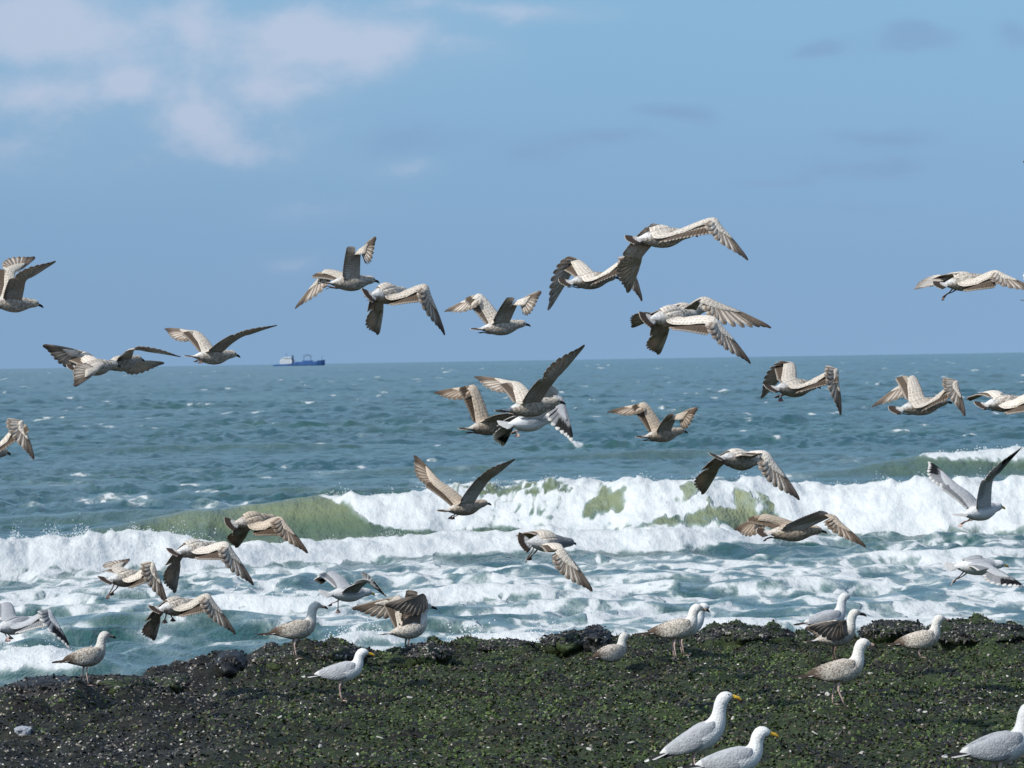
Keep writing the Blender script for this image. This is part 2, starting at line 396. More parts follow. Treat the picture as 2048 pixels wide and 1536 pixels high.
    spray(2600, -60, 430, 105.3, 0.075, .008); spray(1400, 400, 1250, 110.5, 0.04, .007); spray(2400, 640, 2150, 121.4, 0.05, .008); spray(350, 1840, 2150, 178, 0.05, 0.017)
    spray(500, 640, 780, 76, 0.10, 0.008); spray(600, 880, 1130, 74, 0.10, 0.008); spray(250, 1380, 1540, 72.5, 0.06, 0.008); spray(250, -60, 180, 71.5, 0.06, 0.008); spray(260, 440, 700, 88, 0.05, 0.009)
    P = np.concatenate(P); S = np.concatenate(S)
    oc = np.array([(1, 0, 0), (-1, 0, 0), (0, 1, 0), (0, -1, 0), (0, 0, 1), (0, 0, -1)], float)
    tri = np.array([(0, 2, 4), (2, 1, 4), (1, 3, 4), (3, 0, 4), (2, 0, 5), (1, 2, 5), (3, 1, 5), (0, 3, 5)])
    V = (P[:, None, :] + oc[None] * S[:, None, None] * r.uniform(0.7, 1.4, (len(P), 1, 3))).reshape(-1, 3)
    T = (tri[None] + 6 * np.arange(len(P))[:, None, None]).reshape(-1, 3)
    m, g, b = material('spray'); b.inputs['Base Color'].default_value = (0.8, 0.83, 0.84, 1); b.inputs['Roughness'].default_value = 0.6
    tag(obj('sea_spray', big_mesh('sea_spray', V, T, [m])), 'fine white spray flung up along the breaking crests', 'spray', kind='stuff')

CHOP = 0.0125
def water_material():
    m, g, b = material('sea_water')
    co = g.n('ShaderNodeTexCoord').outputs['Object']
    def attr(n): return g.n('ShaderNodeAttribute', attribute_name=n).outputs['Fac']
    foam, green = attr('foam'), attr('green')
    n1 = g.noise(g.mapping(co, (1.5, 0.34, 1)), 1.0, 6, 0.62)
    n2 = g.noise(g.mapping(co, (5.5, 1.6, 5)), 1.0, 4, 0.6)
    nn = g.math('ADD', g.math('MULTIPLY', n1, 0.7), g.math('MULTIPLY', n2, 0.3))
    f = g.math('ADD', foam, g.math('MULTIPLY', g.math('SUBTRACT', nn, 0.5), 1.7))
    vo = g.n('ShaderNodeTexVoronoi', feature='DISTANCE_TO_EDGE'); vo.inputs['Scale'].default_value = 1.0
    wv = g.n('ShaderNodeVectorMath', operation='ADD'); g.l(g.mapping(co, (1.7, 0.42, 1)), wv.inputs[0])
    wn = g.n('ShaderNodeTexNoise'); g.l(g.mapping(co, (1.4, 0.4, 1)), wn.inputs['Vector']); wn.inputs['Scale'].default_value = 1.0; wn.inputs['Detail'].default_value = 3; g.l(wn.outputs['Color'], wv.inputs[1])
    g.l(wv.outputs[0], vo.inputs['Vector'])
    lace = g.math('MULTIPLY', g.ss(vo.outputs['Distance'], 0.02, 0.16, 1, 0), g.ss(foam, 0.15, 0.45))
    f = g.math('ADD', f, g.math('MULTIPLY', lace, 0.34))
    fac = g.ss(f, 0.40, 0.80)
    thin = g.ss(f, 0.10, 0.55)
    silt = g.noise(g.mapping(co, (0.05, 0.02, 1)), 1.0, 3, 0.5)
    deep = g.mix(g.ss(silt, 0.35, 0.7), (0.003, 0.066, 0.080), (0.018, 0.090, 0.068))
    body = g.mix(g.math('MULTIPLY', green, 0.9, clamp=True), deep, (0.112, 0.158, 0.094))  # greens: nearshore sediment, plus sunlight through wave faces put into the colour
    body = g.mix(g.ss(green, 1.0, 1.5), body, (0.30, 0.32, 0.18))
    streak = g.noise(g.mapping(co, (0.16, 0.008, 1)), 1.0, 4, 0.6)
    body = g.mix(g.math('MULTIPLY', g.ss(streak, 0.42, 0.62), 0.45), body, (0.040, 0.104, 0.092))
    body = g.mix(g.math('MULTIPLY', thin, 0.52), body, (0.36, 0.45, 0.43))
    white = g.mix(g.ss(n2, 0.3, 0.6), (0.56, 0.60, 0.62), (0.69, 0.71, 0.71))
    g.l(g.mix(fac, body, white), b.inputs['Base Color'])
    g.put(b.inputs['Roughness'], g.ss(fac, 0, 1, 0.16, 0.85))
    b.inputs['IOR'].default_value = 1.33
    g.put(b.inputs['Specular IOR Level'], g.ss(fac, 0, 1, 0.22, 0.15))
    r1 = g.noise(g.mapping(co, (1.1, 0.22, 1)), 1.0, 5, 0.62)
    r2 = g.noise(g.mapping(co, (2.6, 1.3, 2)), 1.0, 4, 0.6)
    calm = g.ss(fac, 0, 1, 1.0, 0.25)
    h = g.math('MULTIPLY', g.math('ADD', g.math('MULTIPLY', g.math('SUBTRACT', r1, 0.5), 0.70), g.math('MULTIPLY', g.math('SUBTRACT', r2, 0.5), 0.18)), calm)
    h = g.math('ADD', h, g.math('MULTIPLY', g.math('MULTIPLY', g.math('SUBTRACT', n2, 0.5), fac), 0.08))
    bp = g.n('ShaderNodeBump'); bp.inputs['Strength'].default_value = 0.9; bp.inputs['Distance'].default_value = 0.6
    g.l(h, bp.inputs['Height']); g.l(bp.outputs[0], b.inputs['Normal'])
    return m

# ------------------------------------------------------------------ rock shelf
ROCK_Z = 0.8
_edge_px = [(-1500, 1400), (-400, 1395), (0, 1383), (110, 1372), (210, 1376), (300, 1358), (420, 1335), (520, 1322), (640, 1312), (760, 1306), (900, 1297), (1020, 1293),
            (1120, 1287), (1220, 1276), (1340, 1276), (1450, 1264), (1540, 1263), (1620, 1274), (1720, 1268), (1800, 1262), (1900, 1270), (2048, 1266), (2600, 1262), (3500, 1255)]
_et = []; _eD = []
for _x, _y in _edge_px:
    _d = ray(_x, _y); _D = (ROCK_Z - CAM_Z) / _d.z
    _et.append(_d.x / _d.y); _eD.append(_D * _d.y)
def EDGE(t): return np.interp(t, _et, _eD)

def ground_z(x, y):
    x = np.asarray(x, float); y = np.asarray(y, float)
    e = EDGE(x / np.maximum(y, 1)) + 0.9 * fbm(x * 0.55, y * 0 + 2.2, 3, 31)
    de = y - e
    z = ROCK_Z + 0.045 * fbm(x * 0.4, y * 0.12, 2, 23)
    near_edge = sstep(de, -9, -0.5)
    left = 1 - sstep(x, -3.5, -0.5)
    z = z + (0.035 + 0.06 * near_edge + 0.035 * left) * np.clip(fbm(x * 1.3, y * 0.5, 4, 24), -0.5, 1.5) + 0.036 * fbm(x * 5, y * 2.4, 3, 25) + 0.075 * np.clip(np.abs(perlin(x * 1.9, y * 0.75, 28)) * 2 - .35, -.35, .8) * (0.55 + 0.6 * near_edge + 0.5 * left) + 0.05 * np.clip(np.abs(fbm(x * 0.8 + 1.7, y * 0.9, 2, 29)) * -1.6 + 0.5, -0.6, 0.5)
    z = z + near_edge * (1 - sstep(de, 0, 1.2)) * 0.10 * np.clip(fbm(x * 1.7 + 3, y * 0.4, 3, 27), 0, 2)
    z = z - 1.7 * sstep(de, -0.2, 3.2)
    z = np.where(y < 30, z - 0.0 * y, z)
    return z

_DS = np.arange(30, 90, 0.04)
def hit_ground(px, py):
    d = ray(px, py)
    X, Y, Z = d.x * _DS, d.y * _DS, CAM_Z + d.z * _DS
    near = np.abs(Z - ROCK_Z) < 0.9
    if not near.any(): return CAM + d * 60, 60.0
    Ds = _DS[near]; below = Z[near] <= ground_z(X[near], Y[near])
    D = float(Ds[np.argmax(below)] if below.any() else Ds[-1])
    return CAM + d * D, D

def tint_material(name, rough=0.6, spec=0.4, bump=0.0):
    m, g, b = material(name)
    c = g.n('ShaderNodeAttribute', attribute_name='tint').outputs['Color']
    co = g.n('ShaderNodeTexCoord').outputs['Object']
    v = g.noise(co, 45, 2, 0.5)
    g.l(g.mix(1.0, c, g.mix(g.ss(v, 0.3, 0.7), (0.65, 0.65, 0.65), (1.3, 1.3, 1.3)), 'MULTIPLY'), b.inputs['Base Color'])
    b.inputs['Roughness'].default_value = rough; b.inputs['Specular IOR Level'].default_value = spec
    return m

def rock_material():
    m, g, b = material('rock_crust')
    co = g.n('ShaderNodeTexCoord').outputs['Object']
    a = g.noise(g.mapping(co, (1, .6, 1)), 1.2, 4, 0.6); f = g.noise(co, 24, 4, 0.65)
    c = g.mix(g.ss(f, 0.35, 0.7), (0.006, 0.006, 0.006), (0.034, 0.030, 0.025))
    sx = g.n('ShaderNodeSeparateXYZ'); g.l(co, sx.inputs[0])
    gr = g.ss(sx.outputs[0], -3.4, -0.4, 0.15, 0.8)
    c = g.mix(g.math('MULTIPLY', g.ss(a, 0.36, 0.60), gr), c, g.mix(g.ss(f, .4, .65), (0.024, 0.040, 0.011), (0.058, 0.088, 0.026)))
    g.l(c, b.inputs['Base Color']); b.inputs['Roughness'].default_value = 0.7; b.inputs['Specular IOR Level'].default_value = 0.3
    bp = g.n('ShaderNodeBump'); bp.inputs['Strength'].default_value = 0.8; bp.inputs['Distance'].default_value = 0.03
    g.l(f, bp.inputs['Height']); g.l(bp.outputs[0], b.inputs['Normal'])
    return m

def green_cover(x, y):
    """how much weed grows: most on the right and towards the camera, little on the left"""
    e = y - EDGE(x / y)
    return np.clip(0.18 + 0.92 * sstep(x, -3.8, -0.8) - 0.55 * sstep(e, -3.0, -0.3) + 0.60 * fbm(x * 0.9, y * 0.22, 3, 81), 0.02, 1)

SHELL_DOME = (np.array([(math.cos(a) * (1 if abs(a) > 1.6 else .8), math.sin(a) * 0.55, 0.0) for a in np.linspace(0, 2 * math.pi, 7)[:-1]] + [(0.1, 0, 0.5)]),
              np.array([(i, (i + 1) % 6, 6) for i in range(6)]))

def build_rocks():
    yy = np.concatenate([np.arange(2, 38, 0.9), np.arange(38, 68, 0.09)])
    xx = np.concatenate([np.linspace(-40, -9.2, 24), np.arange(-9, 9, 0.06), np.linspace(9.2, 40, 24)])
    Xg, Yg = np.meshgrid(xx, yy)
    Z = ground_z(Xg, Yg)
    V = np.stack([Xg, Yg, Z], -1).reshape(-1, 3)
    RM = rock_material()
    tag(obj('rocky_ground', big_mesh('rocky_ground', V, grid_quads(len(yy), len(xx)), [RM])), 'dark rock shelf crusted with mussels and green weed', 'ground', kind='structure')
    r = np.random.default_rng(3)
    fy = yy >= 38; fx = (xx > -9.1) & (xx < 9.1); ZF = Z[np.ix_(fy, fx)]; y0f, x0f = yy[fy][0], xx[fx][0]
    def gz(x, y):
        u = np.clip((x - x0f) / 0.06, 0, ZF.shape[1] - 1.001); v = np.clip((y - y0f) / 0.09, 0, ZF.shape[0] - 1.001)
        i = v.astype(int); j = u.astype(int); a = v - i; b = u - j
        return (ZF[i, j] * (1 - b) + ZF[i, j + 1] * b) * (1 - a) + (ZF[i + 1, j] * (1 - b) + ZF[i + 1, j + 1] * b) * a
    def scatter(n, x0=-8.5, x1=8.5, y0=38.5, y1=66):
        x = r.uniform(x0, x1, n); y = r.uniform(y0, y1, n)
        k = (np.abs(x) < 0.1 * y + 1.4)
        x, y = x[k], y[k]
        de = y - EDGE(x / y)
        k = de < 1.6
        return x[k], y[k]
    def normals(x, y):
        e = 0.04
        gx = (gz(x + e, y) - gz(x - e, y)) / (2 * e); gy = (gz(x, y + e) - gz(x, y - e)) / (2 * e)
        n = np.stack([-gx, -gy, np.ones_like(gx)], 1); return n / np.linalg.norm(n, axis=1)[:, None]
    def place(x, y, base, tri, size, tilt, lift=0.0):
        n = len(x); nn = normals(x, y) + r.normal(0, tilt, (n, 3)); nn /= np.linalg.norm(nn, axis=1)[:, None]
        t = r.normal(0, 1, (n, 3)); t -= nn * (t * nn).sum(1)[:, None]; t /= np.linalg.norm(t, axis=1)[:, None]
        s = np.cross(nn, t)
        P = np.stack([x, y, gz(x, y) + lift], 1)
        b = base[None] * size[:, None, None]
        W = P[:, None, :] + b[..., 0:1] * t[:, None] + b[..., 1:2] * s[:, None] + b[..., 2:3] * nn[:, None]
        T = (tri[None] + len(base) * np.arange(n)[:, None, None]).reshape(-1, 3)
        return W.reshape(-1, 3), T
    # mussels and barnacled lumps
    x, y = scatter(160000)
    gc = green_cover(x, y); keep = r.random(len(x)) < 1.0 - 0.78 * gc; x, y, gc = x[keep], y[keep], gc[keep]
    n = len(x); q = r.random(n)
    col = np.array([0.016, 0.016, 0.019])[None] * r.uniform(0.5, 2.0, (n, 1)) + r.uniform(0, 0.012, (n, 1)) * np.array([1, .85, .65])
    lite = q < 0.36; col[lite] = np.array([0.15, 0.132, 0.105]) * r.uniform(0.4, 1.6, (lite.sum(), 1))
    pale = q < 0.075; col[pale] = np.array([0.58, 0.55, 0.49]) * r.uniform(0.5, 1.3, (pale.sum(), 1))
    size = r.uniform(0.009, 0.030, n); size[pale] *= 0.75
    col *= (1 + 0.55 * np.clip(fbm(x * 0.8 + 7, y * 0.25, 3, 120), -1, 1))[:, None]
    V, T = place(x, y, SHELL_DOME[0], SHELL_DOME[1], size, 0.55, 0.004)
    tag(obj('mussel_bed', big_mesh('mussel_bed', V, T, [tint_material('mussel', 0.42, 0.5)], col=np.repeat(col, 7, 0), smooth=False)),
        'dense bed of small black mussels and pale barnacles on the rocks', 'mussels', kind='stuff')
    print('mussels', n)
    # weed: small curled fronds
    x, y = scatter(360000)
    gc = green_cover(x, y); keep = r.random(len(x)) < gc * 0.9; x, y, gc = x[keep], y[keep], gc[keep]
    n = len(x)
    blade = np.array([(-.5, 0, 0), (.5, 0, 0), (-.42, .45, .34), (.42, .45, .38), (-.1, 1.2, .40), (.25, 1.2, .32)])
    tri = np.array([(0, 1, 3), (0, 3, 2), (2, 3, 5), (2, 5, 4)])
    size = r.uniform(0.009, 0.030, n)
    V, T = place(x, y, blade, tri, size, 0.6)
    col = np.array([0.058, 0.088, 0.024])[None] * r.uniform(0.55, 1.5, (n, 1))
    patch = fbm(x * 1.1, y * 0.3, 2, 99)
    col *= (1 + 0.8 * np.clip(patch, -1, 1))[:, None]
    br = r.random(n) < 0.24; col[br] = np.array([0.058, 0.046, 0.028]) * r.uniform(0.4, 1.5, (br.sum(), 1))
    ol = r.random(n) < 0.10; col[ol] = np.array([0.12, 0.118, 0.05]) * r.uniform(0.5, 1.3, (ol.sum(), 1))
    tag(obj('seaweed', big_mesh('seaweed', V, T, [tint_material('seaweed', 0.5, 0.35)], col=np.repeat(col, 6, 0), smooth=False)),
        'short green and brown seaweed covering the rock shelf', 'seaweed', kind='stuff')
    print('weed', n)
    # larger broken shells one can pick out
    me_v, me_t = [], []
    sm, g, b = material('bleached_shell')
    co = g.n('ShaderNodeTexCoord').outputs['Object']
    g.l(g.mix(g.ss(g.noise(co, 60, 3), 0.35, 0.65), (0.60, 0.58, 0.52), (0.30, 0.28, 0.25)), b.inputs['Base Color']); b.inputs['Roughness'].default_value = 0.6
    ring = [(math.cos(a), math.sin(a) * (0.62 + 0.1 * math.sin(3 * a))) for a in np.linspace(0, 2 * math.pi, 11)[:-1]]
    for k in range(3):
        mb = MB(); rings = []
        for s_, h_ in ((1.0, 0.0), (0.98, 0.09), (0.72, 0.30), (0.3, 0.42 - 0.06 * k)):
            rings.append([Vector((px_ * s_ + (1 - s_) * 0.35, py_ * s_, h_ * (1 + 0.12 * math.sin(5 * i + k)))) for i, (px_, py_) in enumerate(ring)])
        mb.loft(rings, [0, .3, .7, 1])
        o = mb.build('broken_shell', [sm]); me_v.append(o.data); bpy.data.objects.remove(o)
    spots = [(500, 1432), (518, 1432), (560, 1437), (640, 1496), (300, 1545), (1372, 1440), (1208, 1461), (1262, 1412), (1466, 1440), (1885, 1411), (1838, 1424), (1850, 1427),
             (1962, 1402), (1405, 1352), (1395, 1362), (1262, 1490), (1180, 1502), (1675, 1483), (1520, 1400), (1782, 1425), (905, 1420), (968, 1365), (1040, 1452), (760, 1480),
             (880, 1516), (1090, 1522), (1630, 1470), (1120, 1402), (820, 1398), (1655, 1391), (1645, 1390), (1555, 1385), (430, 1393), (160, 1488), (242, 1505), (980, 1500), (1722, 1510), (1802, 1470), (2010, 1388), (1740, 1350)]
    for i, (px, py) in enumerate(spots):
        p, D = hit_ground(px, py)
        o = obj('broken_shell', me_v[i % 3]); s_ = random.uniform(0.020, 0.036)
        o.location = p + Vector((0, 0, 0.012)); o.scale = (s_ * 1.15, s_, s_); o.rotation_euler = (random.uniform(0.1, 0.7), random.uniform(-.5, .5), random.uniform(0, 6.3))
        tag(o, 'small bleached broken shell lying on the weedy rocks', 'shell', 'broken shells on the rocks')
    return RM

def boulder(px, py, w, h, RM, label, seed, depth=0.6, crust=160, name='boulder', mats=None):
    """a rock standing proud of the shelf: px, py is the middle of its foot in the photograph, w and h its size in pixels"""
    p, D = hit_ground(px, py); k = F / D
    a, b, c = w / k / 2, depth, h / k
    root = empty(name, (p.x, p.y, p.z))
    V = []; Fs = []
    bm = bmesh.new(); bmesh.ops.create_icosphere(bm, subdivisions=4, radius=1)
    off = Vector((seed * 3.7, seed * 1.3, 0))
    pts = []
    for v in bm.verts:
        d = v.co.normalized()
        s = 1 + 0.26 * mnoise.noise(d * 1.6 + off) + 0.16 * mnoise.noise(d * 3.7 + off) + 0.07 * mnoise.noise(d * 9 + off)
        q = Vector((d.x * abs(d.x) ** -0.12 if d.x else 0, d.y, d.z)) * s
        v.co = Vector((q.x * a, q.y * b, q.z * c if q.z > 0 else q.z * 0.25))
        pts.append((v.co.copy(), d.copy()))
    me = bpy.data.meshes.new(name); bm.to_mesh(me); bm.free()
    me.polygons.foreach_set('use_smooth', [True] * len(me.polygons)); me.materials.append(mats or RM)
    obj('rock', me, root)
    r = np.random.default_rng(seed + 100)
    if crust:
        Vv = []; Tt = []; Cc = []
        top = [t for t in pts if t[1].z > 0.0]
        for i in range(crust):
            q, d = top[r.integers(len(top))]
            nn = Vector((d.x + r.normal(0, .4), d.y + r.normal(0, .4), d.z + r.normal(0, .4))).normalized(); t = nn.orthogonal().normalized(); t.rotate(Matrix.Rotation(r.uniform(0, 6.3), 3, nn)); s = nn.cross(t)
            sz = r.uniform(0.012, 0.03); bse = len(Vv)
            jit = Vector((r.normal(0, .02), r.normal(0, .02), 0))
            for e in SHELL_DOME[0]: Vv.append(tuple(q + jit + (t * e[0] + s * e[1] + nn * (e[2] - 0.1)) * sz))
            Tt += [tuple(bse + int(j) for j in tr) for tr in SHELL_DOME[1]]
            u = r.random(); cc = (0.34, 0.32, 0.28) if u < 0.10 else (0.10, 0.09, 0.08) if u < 0.3 else (0.017, 0.017, 0.02)
            Cc += [cc] * 7
        me = big_mesh('barnacle_crust', np.array(Vv), np.array(Tt), [CRUST_MAT], col=np.array(Cc), smooth=False)
        tag(obj('barnacle_crust', me, root), kind='stuff')
    return tag(root, label, 'rock', 'boulders along the edge of the shelf')

def build_bounce_beach():
    # unseen sand under the camera, added to bounce light onto the birds' undersides
    yy = np.concatenate([np.linspace(-90, 20, 50), np.arange(20.3, 37.6, 0.3)]); xx = np.concatenate([np.linspace(-140, -12, 50), np.arange(-11.5, 12, 0.4), np.linspace(12.5, 140, 50)])
    X, Y = np.meshgrid(xx, yy)
    Z = 0.95 + 0.05 * fbm(X * 0.3, Y * 0.3, 3, 301) + 0.02 * fbm(X * 1.3, Y * 1.1, 2, 302) - 1.3 * sstep(Y + 1.2 * fbm(X * 0.2, Y * 0 + 5, 2, 303), 32.5, 37.5) + 0.006 * np.clip(10 - Y, 0, 80)
    m, g, b = material('bounce_sand')
    co = g.n('ShaderNodeTexCoord').outputs['Object']
    g.l(g.mix(g.ss(g.noise(co, 3, 5, 0.6), 0.35, 0.65), (0.46, 0.40, 0.31), (0.36, 0.305, 0.23)), b.inputs['Base Color']); b.inputs['Roughness'].default_value = 0.95
    tag(obj('sand', big_mesh('sand', np.stack([X, Y, Z], -1).reshape(-1, 3), grid_quads(len(yy), len(xx)), [m])), 'unseen pale dry sand added between the camera and the rock shelf to bounce light', 'sand', kind='structure')
build_bounce_beach()

CRUST_MAT = tint_material('barnacle', 0.5, 0.45)
build_sea()
RM = build_rocks()
WET, g_, b_ = material('wet_black_rock')
co_ = g_.n('ShaderNodeTexCoord').outputs['Object']
f_ = g_.noise(co_, 16, 5, 0.65)
g_.l(g_.mix(g_.ss(f_, 0.35, 0.7), (0.006, 0.006, 0.007), (0.030, 0.028, 0.026)), b_.inputs['Base Color']); b_.inputs['Roughness'].default_value = 0.45
bp_ = g_.n('ShaderNodeBump'); bp_.inputs['Strength'].default_value = 0.9; bp_.inputs['Distance'].default_value = 0.03; g_.l(f_, bp_.inputs['Height']); g_.l(bp_.outputs[0], b_.inputs['Normal'])
for i, a in enumerate([
    (462, 1332, 62, 30, 'round wet black boulder rising alone from the rock edge left of centre', 40),
    (105, 1380, 165, 26, 'long low black boulder at the far left edge of the shelf', 60),
    (245, 1372, 120, 20, 'low dark rock right behind the leftmost standing gull', 90),
    (340, 1368, 110, 20, 'flat dark rock beside the patch of white foam at left', 120),
    (560, 1322, 110, 16, 'mussel covered rock under the second standing gull from the left', 140),
    (690, 1314, 90, 20, 'pale flecked rock behind the white standing gull at left', 140),
    (855, 1310, 90, 22, 'barnacled rock at the feet of the gull with raised wings', 170),
    (1010, 1296, 110, 16, 'low crusted rock right of the wing raising gull', 170),
    (1150, 1284, 120, 18, 'black rock left of the resting speckled gull', 170),
    (1190, 1278, 60, 24, 'small black rock directly behind the resting speckled gull', 60),
    (1490, 1276, 190, 22, 'wide mussel covered rock at the middle of the right shelf edge', 260),
    (1790, 1270, 130, 30, 'tall barnacled black rock left of the gull resting at far right', 240),
    (1975, 1278, 190, 26, 'broad black rock at the right end of the shelf edge', 260)]):
    boulder(a[0], a[1], a[2], a[3], RM, a[4], i + 1, crust=a[5] * 5, mats=WET if i in (0, 1, 9) else None)

# ------------------------------------------------------------------ ship on the horizon
def plain(name, c, rough=0.6, var=0.25, scale=0.5, spec=0.3):
    m, g, b = material(name)
    co = g.n('ShaderNodeTexCoord').outputs['Object']
    v = g.noise(co, scale, 4, 0.6)
    lo = tuple(x * (1 - var) for x in c); hi = tuple(min(1, x * (1 + var)) for x in c)
    g.l(g.mix(g.ss(v, 0.3, 0.7), lo, hi), b.inputs['Base Color']); b.inputs['Roughness'].default_value = rough; b.inputs['Specular IOR Level'].default_value = spec
    return m

def box(mb, x0, x1, y0, y1, z0, z1, mat=0):
    v = [(x, y, z) for z in (z0, z1) for y in (y0, y1) for x in (x0, x1)]
    mb.add(v, [(0, 2, 3, 1), (4, 5, 7, 6), (0, 1, 5, 4), (2, 6, 7, 3), (0, 4, 6, 2), (1, 3, 7, 5)], [(0, 0)] * 8, [mat] * 6)

def build_ship():
    D = 10500.0; k = F / D; d = ray(598, 727)
    p = CAM + d * D
    root = empty('cargo_ship', (p.x, p.y, 0))
    L = 104 / k                                              # about 96 m, bow to the right
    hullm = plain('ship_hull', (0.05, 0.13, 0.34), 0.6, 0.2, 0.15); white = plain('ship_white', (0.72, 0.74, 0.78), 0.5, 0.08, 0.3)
    steel = plain('ship_steel', (0.10, 0.15, 0.24), 0.6, 0.25, 0.3); glass = plain('ship_glass', (0.02, 0.03, 0.04), 0.2, 0.1, 1)
    mb = MB(); st = []
    # sheer line: low after deck at the left, high forecastle at the right
    for t, w, zt, zb in ((0, .55, 2.6, .6), (.05, .85, 3.0, -1), (.14, 1, 3.4, -2), (.35, 1, 4.0, -2), (.36, 1, 5.6, -2), (.6, 1, 6.0, -2), (.84, 1, 6.2, -2), (.85, .98, 9.0, -2), (.93, .7, 9.6, -1.5), (.985, .25, 10.2, 0), (1.0, .05, 10.4, 1.5)):
        x = -L / 2 + t * L; b = 7.5 * w
        st.append([(x, -b, zt), (x, -b * .98, zb + (zt - zb) * .4), (x, -b * .7, zb), (x, b * .7, zb), (x, b * .98, zb + (zt - zb) * .4), (x, b, zt)])
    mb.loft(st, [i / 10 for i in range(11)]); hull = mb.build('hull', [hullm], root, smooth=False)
    X = lambda px: (px - 598) / k
    mb = MB(); box(mb, X(560), X(584), -6, 6, 3.2, 11.5); box(mb, X(562), X(582), -5.6, 5.6, 11.5, 14.2); box(mb, X(568), X(583), -6.8, 6.8, 14.2, 16.4)
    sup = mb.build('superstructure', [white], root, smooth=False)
    for zz in (5.2, 8.2, 12.2):
        for i in range(5):
            mb = MB(); x = X(562.5) + i * 3.8; y = -6.05 if zz < 11 else -5.65
            box(mb, x, x + 1.3, y, y + .2, zz, zz + 1.1); mb.build('window', [glass], sup, smooth=False)
    mb = MB(); mb.tube([(X(573), 0, 16), (X(573), 0, 24)], [.5, .25], 6); box(mb, X(573) - 2, X(573) + 2, -.3, .3, 20, 20.5); mb.build('radar_mast', [steel], root, smooth=False)
    mb = MB(); box(mb, X(583.5), X(587.5), -2, 2, 4, 19.5); mb.build('funnel', [steel], root, smooth=False)
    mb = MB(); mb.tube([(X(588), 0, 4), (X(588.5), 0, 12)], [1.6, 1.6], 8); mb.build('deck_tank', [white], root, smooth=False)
    for x0, x1, z1 in ((591, 604, 7.2), (605, 626, 9.4), (627, 635, 7.6)):
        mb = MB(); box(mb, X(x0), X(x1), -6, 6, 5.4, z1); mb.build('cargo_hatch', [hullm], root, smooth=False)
    for x, s in ((608, 1), (622, -1)):
        mb = MB(); mb.tube([(X(x), 0, 5), (X(x), 0, 17)], [.8, .6], 6); mb.tube([(X(x), 0, 16), (X(x + s * 9), 0, 20.5), (X(x + s * 17), 0, 18)], [.55, .5, .3], 6); mb.build('deck_crane', [steel], root, smooth=False)
    mb = MB(); mb.tube([(X(644), 0, 9), (X(644), 0, 19)], [.5, .25], 6); mb.build('foremast', [steel], root, smooth=False)
    tag(root, 'blue hulled cargo ship with white stern superstructure far off on the horizon', 'ship')
build_ship()

# ------------------------------------------------------------------ gull plumage
def feather_mat(name, fn, rough=0.75):
    thin = any(k in name for k in ('primary', 'secondary', 'tail', 'underwing')) and 'folded' not in name
    m, g, b = material(name)
    uv = g.n('ShaderNodeAttribute', attribute_name='uvp').outputs['Vector']
    sp = g.n('ShaderNodeSeparateXYZ'); g.l(uv, sp.inputs[0])
    co = g.n('ShaderNodeTexCoord').outputs['Object']
    rnd = g.n('ShaderNodeObjectInfo').outputs['Random']
    c = fn(g, sp.outputs[0], sp.outputs[1], co, rnd)
    v_ = g.ss(rnd, 0, 1, 0.86, 1.10); gg = g.n('ShaderNodeCombineXYZ'); [g.l(v_, i) for i in gg.inputs]
    g.l(g.mix(1.0, c, gg.outputs[0], 'MULTIPLY'), b.inputs['Base Color']); b.inputs['Roughness'].default_value = rough; b.inputs['Specular IOR Level'].default_value = 0.2
    bp = g.n('ShaderNodeBump'); bp.inputs['Strength'].default_value = 0.6; bp.inputs['Distance'].default_value = 0.008
    sv = g.n('ShaderNodeTexVoronoi'); sv.inputs['Scale'].default_value = 58; g.l(co, sv.inputs['Vector'])
    g.l(g.math('ADD', g.noise(co, 90, 3, 0.6), g.math('MULTIPLY', sv.outputs['Distance'], -0.7)), bp.inputs['Height']); g.l(bp.outputs[0], b.inputs['Normal'])
    if thin:                                                 # sunlight glows through the vanes
        tr = g.n('ShaderNodeBsdfTranslucent'); g.l(g.mix(1.0, c, (1.15, 1.05, 0.95), 'MULTIPLY'), tr.inputs[0])
        mx = g.n('ShaderNodeMixShader'); mx.inputs[0].default_value = 0.30; g.l(b.outputs[0], mx.inputs[1]); g.l(tr.outputs[0], mx.inputs[2])
        out = [n for n in g.t.nodes if n.type == 'OUTPUT_MATERIAL'][0]; g.l(mx.outputs[0], out.inputs[0])
    return m
CREAM, BUFF, BROWN, DARK, WHITE, GREY = (0.66, 0.60, 0.52), (0.44, 0.36, 0.28), (0.22, 0.165, 0.12), (0.055, 0.043, 0.036), (0.80, 0.79, 0.77), (0.42, 0.43, 0.455)

def above(g, v, lo=0.30, hi=0.40):
    """1 on the back, 0 on the belly (v runs round the body, 0.5 = spine)"""
    d = g.math('ABSOLUTE', g.math('SUBTRACT', v, 0.5))
    return g.ss(d, 0.5 - hi, 0.5 - lo, 1.0, 0.0)

